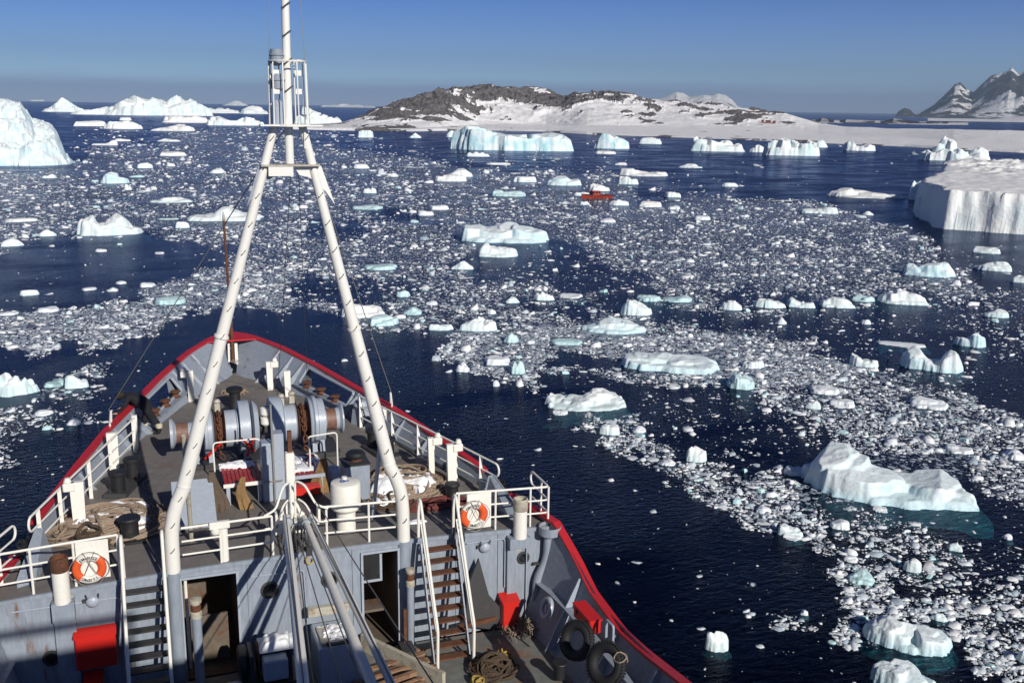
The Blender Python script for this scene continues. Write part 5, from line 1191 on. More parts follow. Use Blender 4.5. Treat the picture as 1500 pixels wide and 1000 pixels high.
# ------------------------------------------------------------------ windlass
def windlass():
    Y = 26.7; ax = (1, 0, 0)
    A = PY(262, 637, Y); Bp = PY(490, 610, Y); zc = dz(Y)+.85
    t = thing('windlass', (0, Y, dz(Y)), 'big grey double anchor windlass with rusty chain wheels and warping drums', 'windlass')
    def X(px, py=625): return PY(px, py, Y).x
    def cyl(x0, x1, prof, mat, name, par=None, n=28, y=Y, z=zc):
        b = MB(); L_ = x1-x0; b.lathe([(r, q*L_) for r, q in prof], (x0, y, z), ax, n); return b.build(name, mat, par or t)
    x = [X(p) for p in (248, 254, 274, 290, 300, 314, 329, 350, 352, 372, 386, 388)]
    # port warping drum
    d = cyl(x[0], x[3], [(.40, 0), (.40, .10), (.27, .2), (.25, .5), (.27, .8), (.36, .95), (.36, 1)], 'greylight', 'warping_drum'); cyl(x[1]+.05, x[2]+.02, [(.272, 0), (.262, .5), (.272, 1)], 'drumrust', 'worn_barrel', d)
    # port brake ring, chain wheel, drum and gear case
    cyl(X(297), X(312), [(.50, 0), (.66, .06), (.66, .35), (.60, .4), (.60, .8), (.5, 1)], 'greylight', 'brake_drum')
    cyl(X(312), X(329), [(.52, 0), (.55, .05), (.36, .25), (.34, .75), (.55, .95), (.52, 1)], 'rust', 'chain_wheel')
    cyl(X(329), X(348), [(.5, 0), (.5, .85), (.54, .9), (.54, 1)], 'greylight', 'wire_drum')
    cyl(X(349), X(365), [(.70, 0), (.73, .03), (.73, .97), (.70, 1)], 'greylight', 'gear_case'); cyl(X(368), X(377), [(.55, 0), (.72, .2), (.6, 1)], 'greylight', 'gear_case')
    # centre shafting
    cyl(X(365), X(400), [(.13, 0), (.13, .3), (.2, .32), (.2, .55), (.11, .6), (.11, 1)], 'dark', 'shaft')
    b = MB()
    for k in range(7): b.box((X(372)+.07*k, Y-.25+random.uniform(-.1, .1), zc+random.uniform(-.5, .35)), (.08, .2, random.uniform(.15, .4)))
    b.build('gear_train', 'dark', t, 0)
    b = MB(); b.lathe([(.1, 0), (.14, .05), (.14, .22), (.08, .25)], (X(388), Y-.3, zc+.1), n=14); b.lathe([(.1, 0), (.14, .05), (.14, .22), (.08, .25)], (X(388), Y-.35, zc+.38), n=14); b.build('oil_cup', 'white', t)
    # starboard side
    b = MB(); cx = X(404); b.v = []
    cyl(X(393), X(414), [(.60, 0), (.76, .1), (.76, .9), (.7, 1)], 'greylight', 'gear_case')
    cyl(X(414), X(433), [(.54, 0), (.5, .08), (.5, .92), (.54, 1)], 'greylight', 'wire_drum')
    cyl(X(434), X(451), [(.52, 0), (.56, .05), (.36, .25), (.34, .75), (.56, .95), (.52, 1)], 'rust', 'chain_wheel')
    cyl(X(451), X(462), [(.68, 0), (.70, .1), (.62, .4), (.70, .6), (.70, 1)], 'greylight', 'brake_drum')
    cyl(X(462), X(474), [(.5, 0), (.62, .1), (.62, .9), (.5, 1)], 'greylight', 'gear_case')
    d = cyl(X(474), X(501), [(.34, 0), (.30, .1), (.29, .5), (.32, .8), (.42, .93), (.42, 1)], 'greylight', 'warping_drum'); cyl(X(477), X(491), [(.305, 0), (.297, .5), (.312, 1)], 'drumrust', 'worn_barrel', d)
    # bed, legs
    for px in (285, 306, 357, 409, 457, 468):
        b = MB(); b.box((X(px), Y, dz(Y)+.3), (.14, 1.0, .75), taper=.8); b.build('frame', 'greylight', t, 0)
    b = MB(); b.box((0.1, Y, dz(Y)+.05), (4.0, 1.3, .1)); b.build('bed', 'dark', t, 0)
    # chain over each wheel: link by link
    for px in (320.5, 442.5):
        xc = X(px)
        path = [Vector((xc, Y+.46*math.cos(a), zc+.46*math.sin(a))) for a in np.linspace(rad(0), rad(200), 15)]
        path += [Vector((xc+random.uniform(-.03, .03), Y-.46-.0*k, zc-.2-.14*k)) for k in range(1, 4)]
        for i, p in enumerate(path):
            nx_ = path[min(i+1, len(path)-1)]-path[max(i-1, 0)]; nx_.normalize(); side = Vector((1, 0, 0)) if i % 2 else nx_.cross(Vector((1, 0, 0)))
            b = MB(); b.tube([p+nx_*(.10*math.cos(a))+side*(.055*math.sin(a)) for a in np.linspace(0, 2*math.pi, 9)[:-1]], .024, 5, True); b.build('chain_link', 'rust', t)
        path = [Vector((xc, Y+.5+.16*k, zc-.05-.1*k)) for k in range(7)]
        for i, p in enumerate(path):
            side = Vector((1, 0, 0)) if i % 2 else Vector((0, .5, .85)); d_ = Vector((0, .85, -.5))
            b = MB(); b.tube([p+d_*(.1*math.cos(a))+side*(.055*math.sin(a)) for a in np.linspace(0, 2*math.pi, 9)[:-1]], .024, 5, True); b.build('chain_link', 'rust', t)
    # brake levers (red) and hand wheels
    for a, c in (((300, 672), (323, 650)), ((354, 642), (372, 660)), ((372, 641), (362, 668))):
        pa, pc = PY(*a, Y-1.0), PY(*c, Y-.7); b = MB(); b.bar(pa, pc, .05, .05); b.build('brake_lever', 'redbright', t, 0)
    for px, py in ((318, 596), (412, 588), (427, 584)):
        p = PY(px, py, Y+.2); b = MB(); b.box(p, (.14, .14, .22)); b.lathe([(.06, 0), (.1, .05), (.06, .12)], p+Vector((0, 0, .1)), n=10); b.build('bearing_cap', 'cream', t, 0)
    return t
windlass()

# control cabinet, tables with slatted tops, sacks
p = Vector((-.02, 23.6, dz(23.6)))
t = thing('control_cabinet', p, 'narrow grey control cabinet with a pipe in front, behind the boom crutch', 'cabinet')
b = MB(); b.box(p+Vector((-.14, 0, .75)), (.26, .4, 1.5), bev=.02); b.build('locker', 'greylight', t, 0)
b = MB(); b.box(p+Vector((.14, .02, .85)), (.26, .36, 1.7), bev=.02); b.build('locker', 'greylight', t, 0)
b = MB(); b.tube([p+Vector((.0, -.26, 0)), p+Vector((-.02, -.26, 2.5))], .025, 8); b.build('pipe', 'stay', t)
b = MB(); b.box(p+Vector((-.14, -.21, .9)), (.2, .02, .9)); b.build('door', 'greylight', t, 0)
b = MB(); b.tube([p+Vector((-.25, -.25, .55)), p+Vector((.2, -.25, .55))], .02, 6); b.build('cross_pipe', 'stay', t)
def table(px0, px1, ynear, yfar, h, name, label, snow):
    z0 = dz(ynear)+h; x0, x1 = px0, px1
    t = thing('slatted_platform', ((x0+x1)/2, ynear, dz(ynear)), label, 'platform', 'slatted working platforms behind the windlass')
    n = 9; wdt = (x1-x0)/n
    for i in range(n):
        b = MB(); b.box((x0+wdt*(i+.5), (ynear+yfar)/2, z0+random.uniform(-.004, .004)), (wdt*.82, yfar-ynear, .04)); b.build('slat', 'redgrate', t, 0)
    for yy in (ynear-.03, yfar+.03):
        b = MB(); b.box(((x0+x1)/2, yy, z0-.01), (x1-x0+.05, .04, .09)); b.build('frame', 'white' if not snow else 'greylight', t, 0)
    for x in (x0+.08, x1-.08):
        for y in (ynear, yfar):
            b = MB(); b.box((x, y, (dz(y)+z0)/2-.03), (.09, .07, z0-dz(y)-.04)); b.build('leg', 'greylight', t, 0)
    return z0
z1 = table(-1.18, -.28, 23.55, 25.0, .5, 'a', 'red slatted platform with snow on its far edge, left of the control cabinet', False)
z2 = table(.22, 1.22, 23.6, 25.1, .5, 'b', 'snow-covered slatted platform right of the control cabinet', True)
def snowpatch(cx, cy, wx, wy, h, z, label, name='snow_patch', n=26, rz=0, mat='snow', holes=.0, seed=1.0, kind=None):
    U, V = np.meshgrid(np.linspace(-1.1, 1.1, n), np.linspace(-1.1, 1.1, n)); th = np.arctan2(V, U)
    rr = np.hypot(U, V)/(1+.35*(fbm(np.cos(th)*2+seed, np.sin(th)*2+seed, 4)-.5)*2)
    Z = h*np.clip((1-rr)/.25, 0, 1)**.5*(.6+.8*fbm(U*3+seed, V*3, 4))-.01
    if holes: Z = Z-h*np.where(fbm(U*4+seed*3, V*4, 3) < holes, 2, 0)
    Z = np.maximum(Z, -.04); c, s = math.cos(rz), math.sin(rz)
    X_ = (U*wx*c-V*wy*s); Y_ = (U*wx*s+V*wy*c); base = (z if not callable(z) else 0)
    me = grid_mesh(name, X_, Y_, Z+(np.vectorize(lambda a, b_: z(b_, a))(X_+cx, Y_+cy) if callable(z) else 0)); o = link_mesh(name, me, mat, None, 60); o.location = (cx, cy, base)
    return tag(o, label, 'snow', 'patches of snow on deck')
snowpatch(-.75, 24.78, .42, .2, .1, z1+.02, 'lump of snow along the far edge of the red slatted platform', seed=2)
snowpatch(.72, 24.4, .53, .62, .07, z2+.015, 'snow sheet on the right slatted platform, red slats showing through', holes=.38, seed=5)
snowpatch(1.55, 24.5, .3, .25, .3, dz(24.5), 'snow heap beside the tan sack', seed=9)
def tube_frame(pts, label):
    b = MB(); b.tube(rounded(pts, .12), .022, 8); tag(b.build('hand_rail', 'white', None), label, 'hand rail', 'small hand rails round the windlass controls')
zz = dz(24.5)
tube_frame([(-1.3, 25.1, zz), (-1.32, 25.15, zz+1.05), (-.15, 25.15, zz+1.05), (-.12, 25.1, zz+.2)], 'bent white hand rail behind the red slatted platform')
tube_frame([(.95, 24.0, zz+.3), (.95, 24.0, zz+1.0), (1.05, 24.9, zz+1.05), (1.85, 25.2, zz+1.0), (1.85, 25.2, zz)], 'bent white hand rail over the snowy platform')
def sack(px, py0, py1, y, wpx, mat, label, seed):
    top = PY(px, py0, y); bot = PY(px, py1, y); k = ppm(bot); wd = wpx/k; h = max(top.z-dz(y), .3); rng = random.Random(seed); n = 18; L_ = 9; b = MB(); vs = []
    c = Vector((bot.x, y, dz(y)))
    for i in range(L_):
        q = i/(L_-1); r = wd*.5*(1.0-.72*q**1.1)*(1.05 if i else .95)
        for k_ in range(n):
            a = 2*math.pi*k_/n; f = 1+.22*math.sin(a*5+seed)*(1-.3*q)+.1*math.sin(a*9+seed*2+q*3)
            vs.append(c+Vector((r*f*math.cos(a)+(.06*math.sin(q*4+seed)), r*f*.75*math.sin(a), q*h)))
    fs = [(i*n+k_, i*n+(k_+1) % n, (i+1)*n+(k_+1) % n, (i+1)*n+k_) for i in range(L_-1) for k_ in range(n)]+[tuple((L_-1)*n+k_ for k_ in range(n))]
    b.add(vs, fs); tag(b.build('canvas_cover', mat, None, 50), label, 'canvas cover', 'gathered canvas covers by the windlass controls')
sack(317, 690, 748, 23.3, 27, 'canvasbrown', 'grey-brown gathered canvas cover, leftmost of three', 1)
sack(358, 698, 742, 23.2, 20, 'canvas', 'rusty ochre gathered canvas cover before the red platform', 2.4)
sack(471, 672, 712, 23.7, 28, 'canvas', 'tan cone-shaped canvas cover on the snowy platform side', 4.1)
b = MB(); b.box((.75, 23.3, dz(23)+.28), (.62, .35, .2), bev=.02); tag(b.build('red_box', 'redbright', None, 0), 'small red box under the snowy platform', 'box')
# sloping grey hatch left of the red platform
t = thing('companion_hatch', (-1.95, 22.9, dz(22.9)), 'sloping grey companion hatch left of the canvas covers', 'hatch')
z = dz(22.9)
b = MB(); b.prism([(-2.35, 22.35, z), (-2.35, 22.35, z+.12), (-2.35, 23.35, z+.75), (-2.35, 23.5, z+.75), (-2.35, 23.5, z)], (.85, 0, 0)); b.build('housing', 'grey', t, 0)
b = MB(); b.prism([(-2.39, 22.3, z+.13), (-2.39, 23.35, z+.79), (-2.39, 23.35, z+.82), (-2.39, 22.3, z+.16)], (.93, 0, 0)); b.build('lid', 'greylight', t, 0)
# vent box with a round black cap
t = thing('vent_box', (1.9, 23.1, dz(23.1)), 'grey box ventilator with a round black cap', 'ventilator'); z = dz(23.1)
b = MB(); b.box((1.92, 23.15, z+.45), (.62, .6, .9), bev=.015); b.build('housing', 'grey', t, 0)
b = MB(); b.box((1.92, 23.15, z+.915), (.66, .64, .03)); b.build('top_plate', 'dark', t, 0)
b = MB(); b.lathe([(.14, 0), (.14, .08), (.24, .1), (.25, .16), (.2, .22), (.05, .25)], (1.95, 23.2, z+.93), n=20); b.build('cap', 'black', t)
b = MB(); b.lathe([(.15, 0), (.15, .06)], (1.95, 23.2, z+.93), n=20); b.build('neck', 'rust', t)
# white tank on its pedestal
z = dz(21.2, 1.3); c = Vector((1.33, 21.3, z)); t = thing('mushroom_ventilator', c, 'stout white mushroom-headed ventilator behind the rail', 'ventilator')
b = MB(); b.lathe([(.22, 0), (.22, .55)], c, n=32); b.build('trunk', 'white', t)
b = MB(); b.lathe([(.2, .5), (.29, .52), (.34, .58), (.34, 1.12), (.325, 1.17), (.28, 1.19), (.02, 1.2)], c, n=36); b.build('head', 'white', t)
b = MB(); b.tube(arc(c+Vector((-.06, -.02, 1.21)), .05, 0, 2*math.pi, 10, (1, 0, 0), (0, 1, 0)), .014, 5, True); b.box(c+Vector((.02, -.03, 1.21)), (.12, .03, .02)); b.build('wheel', 'blue', t)
b = MB(); b.tube([c+Vector((.0, .12, 1.2)), c+Vector((0, .12, 1.26))], .06, 10); b.build('knob', 'white', t)
# small ventilators and posts along the after edge
def cowl(x, y, z0, h, r, label, cap='cream', mat='white', name='ventilator'):
    t = thing(name, (x, y, z0), label, 'ventilator', 'ventilator pipes at the forecastle front')
    b = MB(); b.lathe([(r, 0), (r, h*.72)], (x, y, z0), n=24); b.build('pipe', mat, t)
    b = MB(); b.lathe([(r*1.02, h*.7), (r*1.1, h*.72), (r*1.1, h*.98), (r*1.0, h), (r*.9, h), (r*.88, h*.9)], (x, y, z0), n=24); b.build('rim', cap, t); return t
t = cowl(5.23, 20.3, -.22, .98, .16, 'white ventilator pipe with a grey rusty rim, starboard'); b = MB(); b.box((5.2, 20.34, -.33), (.5, .3, .26)); b.box((5.05, 20.41, -1.3), (.22, .12, 1.7)); b.build('trunk', 'grey', t, 0)
t = cowl(-4.62, 20.3, -.22, .98, .16, 'white ventilator pipe with a brown rusty rim, port', 'rust'); b = MB(); b.box((-4.62, 20.34, -.4), (.42, .3, .4)); b.box((-4.62, 20.4, -1.4), (.4, .14, 1.9)); b.build('trunk', 'grey', t, 0)
t = thing('scupper_pipe', (5.95, 20.35, 0), 'grey drain pipe with a half-round hopper at the starboard corner', 'pipe')
b = MB(); b.lathe([(.12, -.3), (.27, -.22), (.27, -.02), (.25, -.02), (.24, -.18)], (5.98, 20.28, 0), n=22); b.build('hopper', 'grey', t)
b = MB(); b.tube(rounded([(5.95, 20.32, -.25), (5.93, 20.32, -.9), (5.68, 20.32, -1.35), (5.66, 20.32, MD+.1)], .25), .1, 14); b.build('pipe', 'grey', t)
for zz_ in (-1.0, -1.9):
    b = MB(); b.box((5.78, 20.4, zz_), (.34, .1, .04)); b.build('bracket', 'dark', t, 0)
# white boxes on the rails
def board(x0, x1, z0, z1, y, label):
    b = MB(); b.box(((x0+x1)/2, y, (z0+z1)/2), (x1-x0, .03, z1-z0), bev=.01); return tag(b.build('backing_board', 'white', None, 0), label, 'board', 'white boards on the forecastle rails')
board(-4.32, -3.70, dz(20.5, -4)+.12, dz(20.5, -4)+.95, YE-.05, 'white backing board of the left lifebuoy')
board(3.97, 4.56, dz(20.5, 4)+.08, dz(20.5, 4)+.95, YE-.05, 'white backing board of the right lifebuoy')
p = PY(321, 767, YE); t = thing('junction_box', (p.x, YE, dz(20.5)), 'white box on a thick white stanchion between mast leg and boom crutch', 'box')
b = MB(); b.box((p.x, YE-.05, p.z), (.42, .12, .16), bev=.015); b.build('housing', 'white', t, 0); b = MB(); b.tube([(p.x+.08, YE+.05, dz(20.5)), (p.x+.08, YE+.05, p.z)], .09, 16); b.build('stanchion', 'white', t)
b = MB(); b.lathe([(.03, 0), (.09, .02), (.1, .07), (.05, .1)], (p.x-.08, YE-.1, p.z-.18), n=14); b.build('lamp', 'white', t)
# lifebuoys with lettering
def lettering(chars, c, r, a_mid, span, size, par, up=True):
    b = MB(); dg = bpy.context.evaluated_depsgraph_get()
    n = len(chars)
    for i, ch in enumerate(chars):
        if ch == ' ': continue
        f = (i-(n-1)/2)/max(n-1, 1)*span; a = a_mid-f if up else a_mid+f
        cu = bpy.data.curves.new('glyph', 'FONT'); cu.body = ch; cu.size = size; cu.align_x = 'CENTER'; cu.align_y = 'CENTER'; cu.extrude = .0015; cu.resolution_u = 2; cu.offset = .0012
        o = bpy.data.objects.new('glyph', cu); me = o.to_mesh(); rot = a-math.pi/2 if up else a+math.pi/2
        co, si = math.cos(rot), math.sin(rot); px_, pz_ = c.x+r*math.cos(a), c.z+r*math.sin(a)
        b.add([(px_+v.co.x*co-v.co.y*si, c.y-v.co.z, pz_+v.co.x*si+v.co.y*co) for v in me.vertices], [tuple(p.vertices) for p in me.polygons])
        o.to_mesh_clear(); bpy.data.objects.remove(o); bpy.data.curves.remove(cu)
    b.build('lettering', 'ink', par, 0, recalc=False)
def buoy(px, py, label, top, bottom, rot):
    c = PY(px, py, YE-.13); t = thing('lifebuoy', c, label, 'lifebuoy', 'lifebuoys on the forecastle rail'); R_, r_ = .245, .082; nn = 12
    for k, (a0, a1, mat) in enumerate(((rot-46, rot+46, 'orange'), (rot+46, rot+134, 'buoywhite'), (rot+134, rot+226, 'orange'), (rot+226, rot+314, 'buoywhite'))):
        b = MB(); n = 14; vs = []
        for i in range(n+1):
            a = rad(a0+(a1-a0)*i/n)
            for j in range(nn):
                q = 2*math.pi*j/nn; rr = R_+r_*math.cos(q); vs.append(c+Vector((rr*math.cos(a), .62*r_*math.sin(q), rr*math.sin(a))))
        b.add(vs, [(i*nn+j, i*nn+(j+1) % nn, (i+1)*nn+(j+1) % nn, (i+1)*nn+j) for i in range(n) for j in range(nn)]); b.build('ring_section', mat, t, 60)
    cc = c+Vector((0, -.0545, 0))
    lettering(top, cc, R_+.005, rad(90+rot), rad(74), .085, t, True); lettering(bottom, cc, R_-.005, rad(270+rot), rad(76), .085, t, False)
    b = MB()
    for k in range(4):
        a0 = rad(rot+45+90*k); P = [c+Vector(((R_+r_+.012+.045*math.sin(math.pi*q))*math.cos(a0+q*math.pi/2), -.02, (R_+r_+.012+.045*math.sin(math.pi*q))*math.sin(a0+q*math.pi/2)-.02*math.sin(math.pi*q))) for q in np.linspace(0, 1, 8)]; b.tube(P, .008, 5)
    b.tube([c+Vector((-.1, -.055, .38)), c+Vector((.02, -.07, .12)), c+Vector((.14, -.06, -.12))], .008, 5); b.tube([c+Vector((.12, -.05, .38)), c+Vector((-.0, -.07, .1)), c+Vector((-.1, -.06, -.12))], .007, 5)
    b.build('grab_line', 'stay', t)
buoy(131, 832, 'orange and white lifebuoy on the port rail board, left one of two', 'JOHN BISCOE', 'STANLEY F.I.', 2)
buoy(694, 754, 'orange and white lifebuoy on the starboard rail board, right one of two', 'JOHN BISCOE', 'STANLEY F.I.', 12)
# lamps, plaques, boxes on the bulkhead
def blamp(px, py, label):
    c = PY(px, py, 20.44); t = thing('bulkhead_lamp', c, label, 'lamp', 'lamps on the forecastle front')
    b = MB(); b.lathe([(.13, 0), (.13, .04), (.1, .08), (.04, .11)], c, (0, -1, -.25), 18); b.build('lens', 'greylight', t)
    b = MB(); b.box(c+Vector((-.16, 0, .03)), (.08, .08, .06)); 
    for s in (-1, 1): b.tube([c+Vector((s*.1, 0, .02)), c+Vector((s*.12, -.06, .18))], .015, 5)
    b.build('bracket', 'dark', t)
blamp(136, 880, 'oval bulkhead lamp under the left lifebuoy'); blamp(710, 801, 'oval bulkhead lamp under the right lifebuoy')
for px, py, l in ((757, 790, 'stained cream plate beside the starboard ventilator'), (98, 881, 'stained olive plate beside the port ventilator')):
    c = PY(px, py, 20.43); b = MB(); b.box(c, (.26, .04, .24), bev=.01); b.box(c+Vector((.02, -.02, -.2)), (.16, .04, .14)); tag(b.build('notice_plate', 'cream', None, 0), l, 'plate', 'plates on the forecastle front')
def redbox(c, d, label, slope=True):
    t = thing('red_locker', c, label, 'locker', 'red fire lockers'); b = MB(); b.box((c.x, c.y, c.z+d[2]/2), d, bev=.02); b.build('box', 'redbright', t, 0)
    b = MB(); b.prism([(c.x-d[0]/2-.02, c.y-d[1]/2-.02, c.z+d[2]), (c.x-d[0]/2-.02, c.y+d[1]/2, c.z+d[2]+.1), (c.x-d[0]/2-.02, c.y+d[1]/2, c.z+d[2]-.02), (c.x-d[0]/2-.02, c.y-d[1]/2-.02, c.z+d[2]-.03)], (d[0]+.04, 0, 0)); b.build('lid', 'redbright', t, 0)
redbox(Vector((4.96, 20.26, MD)), (.40, .34, .72), 'red locker standing at the foot of the starboard bulkhead')
redbox(Vector((-4.08, 20.3, -1.75)), (.78, .22, .75), 'large red locker fixed high on the port bulkhead')
redbox(Vector((-4.17, 20.26, MD)), (.34, .3, .45), 'small red locker below the large one on the port bulkhead')
# spare anchor fluke against the bulkhead, shackle
b = MB(); q = [PY(x, y, 20.3) for x, y in ((693, 817), (706, 868), (721, 884), (721, 900), (712, 916), (676, 912), (672, 896), (676, 855))]
t = thing('spare_anchor', q[4], 'rusty triangular spare anchor plate leaning on the starboard bulkhead', 'anchor')
b.prism([p_+Vector((.12, -.25*(0.3-p_.z)*.35, 0)) for p_ in q], (0, .07, 0)); b.build('fluke', 'dark', t, 0)
b = MB(); p_ = PY(700, 912, 20.1); b.bar(p_+Vector((-.5, -.1, .04)), p_+Vector((.45, 0, .06)), .1, .1); b.build('stock', 'rust', t, 0)
p_ = PY(672, 790, 20.38); b = MB(); b.tube(arc(p_, .12, rad(-200), rad(20), 12, (1, 0, 0), (0, 0, 1))+[p_+Vector((.1, 0, .3)), p_+Vector((-.1, 0, .3)), p_+Vector((-.12, 0, .02))], .035, 7); tag(b.build('shackle', 'dark', None), 'big dark shackle hanging beside the starboard ladder top', 'shackle')
# standpipes with rusty heads on the main deck
for px, pt, pb, l, rr in ((294, 875, 1000, 'grey standpipe with a rusty white head before the port doorway', .1), (602, 832, 950, 'grey standpipe with a rusty head at the foot of the right mast leg', .085)):
    y = 20.05; base = PY(px, pb, y); base.z = MD; top = PY(px, pt, y); t = thing('standpipe', base, l, 'pipe', 'standpipes on the main deck'); h = top.z-MD
    b = MB(); b.lathe([(rr, 0), (rr, h-.42)], base, n=18); b.build('pipe', 'grey', t)
    b = MB(); b.lathe([(rr*1.2, h-.42), (rr*1.2, h-.3), (rr*.95, h-.28), (rr*.95, h-.1), (rr*1.25, h-.08), (rr*1.25, h-.01), (rr*.8, h)], base, n=18); b.build('head', 'cream', t)
    b = MB(); b.lathe([(rr*1.0, h-.27), (rr*1.08, h-.2), (rr*1.0, h-.12)], base, n=18); b.build('rusted_collar', 'rust', t)

# ------------------------------------------------------------------ bitts, bollards, vents
def bollard(x, y, z, r, h, label, mat='black', cat='bollard', base=True):
    t = thing('bollard', (x, y, z), label, cat, 'mooring bollards')
    b = MB(); b.lathe([(r, 0), (r, h*.82), (r*1.25, h*.85), (r*1.3, h*.95), (r*1.2, h), (.02, h+.01)], (x, y, z), n=24); b.build('post', mat, t)
    if base: b = MB(); b.box((x, y, z+.02), (r*3.4, r*3.0, .05), bev=.01); b.build('base', mat, t, 0)
    return t
def bitts(x, y, z, r, h, gap, ang, label, mat='black'):
    t = thing('mooring_bitts', (x, y, z), label, 'bitts', 'double mooring bitts'); d = Vector((math.cos(ang), math.sin(ang), 0))*gap/2
    for s in (-1, 1):
        p = Vector((x, y, z))+d*s; b = MB(); b.lathe([(r, 0), (r, h*.8), (r*1.28, h*.84), (r*1.32, h*.95), (r*1.15, h), (.02, h+.01)], p, n=24); b.build('post', mat, t)
    b = MB(); b.box((x, y, z+.05), (gap+r*3.6, r*3.4, .1), ang, taper=.94); b.build('base', 'dark', t, 0)
zf = lambda x, y: dz(y, x)
bitts(-3.45, 25.6, zf(-3.45, 25.6), .17, .6, .95, rad(70), 'dark rusty double bitts on the port side deck by the mast shadow')
bollard(-3.33, 22.35, zf(-3.3, 22.3), .19, .55, 'black rusty bollard in front of the port rope pile')
bitts(3.2, 26.0, zf(3.2, 26), .16, .6, .9, rad(105), 'black double bitts on the starboard side deck, abaft the warping drum')
bollard(4.2, 22.4, zf(4.2, 22.4), .15, .45, 'black bollard at the right end of the starboard rope pile')
t = thing('hawse_ventilator', (-.3, 30.9, dz(30.9)), 'black capstan-shaped bollard alone on the fore deck', 'bollard'); z = dz(30.9)
b = MB(); b.lathe([(.42, 0), (.42, .05), (.2, .1), (.17, .3), (.17, .58), (.25, .62), (.26, .7), (.2, .74), (.02, .75)], (-.3, 30.9, z), n=26); b.build('post', 'black', t)
b = MB(); b.tube([(-.05, 29.6, dz(29.6)), (-.1, 29.6, dz(29.6)+.3), (-.16, 29.55, dz(29.6)+.55)], [.1, .1, .09], 14); tag(b.build('sounding_pipe', 'white', None), 'short white pipe just ahead of the windlass', 'pipe')
bollard(5.26, 17.83, MD, .13, .38, 'small black bollard on the starboard main deck', base=False)
bollard(4.3, 20.9, zf(4.3, 20.9), .1, .3, 'short dark bollard just inside the starboard lifebuoy board')
# white fairlead pads by the bow and the sides
def pad(x, y, label, h=.85, w_=.17, hook=True):
    z = dz(min(y, 34), x); s = 1 if x > 0 else -1; t = thing('fairlead_post', (x, y, z), label, 'fairlead', 'white fairlead posts along the bulwark')
    b = MB(); b.prism([(x-w_/2, y, z), (x+w_/2, y, z), (x+w_/2+.02, y+.05, z+h), (x-w_/2-.02, y+.05, z+h)], (0, .12, 0)); b.build('post', 'white', t, 0)
    if hook: b = MB(); b.box((x+s*.16, y+.08, z+h-.1), (.26, .14, .2), bev=.02); b.lathe([(.07, 0), (.09, .03), (.05, .12)], (x+s*.18, y+.08, z+h), n=10); b.build('head', 'white', t, 0)
pad(-dhw(32.1)+.2, 32.1, 'white fairlead post inside the port bow bulwark', 1.0)
pad(dhw(32.7)-.45, 32.6, 'left of two white fairlead posts at the starboard bow', .95); pad(dhw(32.0)-.35, 31.8, 'right of two white fairlead posts at the starboard bow, round-topped', .85, hook=False)
pad(-4.42, 23.3, 'white fairlead post with a round eye at the port side abreast the rope pile', 1.15, .26); pad(-3.75, 26.9, 'broad white fairlead post under the port rail near the bitts', 1.0, .24, False)
pad(4.45, 23.2, 'white fairlead post at the starboard side before the rope pile, right one', 1.15, .22); pad(4.1, 23.9, 'white fairlead post at the starboard side, left one', 1.1, .14)
pad(3.55, 27.2, 'white fairlead post hidden partly by the right mast leg', .9, .2, False); pad(-3.2, 28.3, 'narrow white post at the end of the port rail beside the person', .95, .1, False)
# grey mooring head (roller fairlead) by the starboard opening
t = thing('roller_fairlead', (3.15, 28.7, dz(28.7, 3.1)), 'grey roller fairlead with a rounded cowl by the starboard opening', 'fairlead'); z = dz(28.7, 3.1)
b = MB(); b.box((3.2, 28.6, z+.25), (.4, .5, .5), rad(30), taper=.8, ); b.build('base', 'greylight', t, 0)
b = MB(); b.lathe([(.05, 0), (.2, .02), (.24, .1), (.18, .22), (.02, .28)], (3.2, 28.6, z+.5), n=18); b.build('cowl', 'greylight', t)
# chain stoppers and pipes on the fore deck
for x, l in ((-1.15, 'port chain stopper on the fore deck'), (1.35, 'starboard chain stopper on the fore deck')):
    y = 28.9; z = dz(y, x); t = thing('chain_stopper', (x, y, z), l, 'chain stopper', 'chain stoppers'); b = MB(); b.box((x, y, z+.12), (.4, .6, .24), taper=.7); b.build('base', 'dark', t, 0); b = MB(); b.bar((x-.15, y, z+.25), (x+.2, y-.1, z+.42), .07, .06); b.build('lever', 'rust', t, 0)

# ------------------------------------------------------------------ ropes
def rope_pile(cx, cy, rx, ry, h, n, r, mat, label, zf_, seed, group='piles of mooring rope', name='rope_pile', messy=.25, ends=2, oval=True):
    rng = random.Random(seed); b = MB()
    for i in range(n):
        q = i/n; lx = rx*rng.uniform(.45, 1.0); ly = ry*rng.uniform(.4, 1.0); ox = rng.uniform(-1, 1)*(rx-lx*.85); oy = rng.uniform(-1, 1)*(ry-ly*.8); ph = rng.uniform(0, 6.28); ph2 = rng.uniform(0, 6.28); m = 26; P = []
        zz_ = h*q*rng.uniform(.6, 1.1)
        for k in range(m):
            a = 2*math.pi*k/m; wob = 1+messy*.5*math.sin(2*a+ph)+messy*.3*math.sin(3*a+ph2)
            x = cx+ox+lx*wob*math.cos(a+ph*.0); y = cy+oy+ly*wob*math.sin(a)
            rr = min(1, math.hypot((x-cx)/rx, (y-cy)/ry)); P.append((x, y, zf_(x, y)+r+max(0, zz_*(1-.75*rr**2))+.03*math.sin(3*a+ph)))
        b.tube(P, r, 6, True)
    for i in range(ends):
        a0 = rng.uniform(0, 6.28); P = [(cx+rx*(1-.2*k*.0)*math.cos(a0)*(.7+.11*k), cy+ry*math.sin(a0)*(.7+.11*k)+.05*math.sin(k*2), zf_(cx, cy)+r+max(0, .12-.03*k)) for k in range(7)]; b.tube(P, r, 6)
    return tag(b.build(name, mat, None, 60), label, 'rope', group)
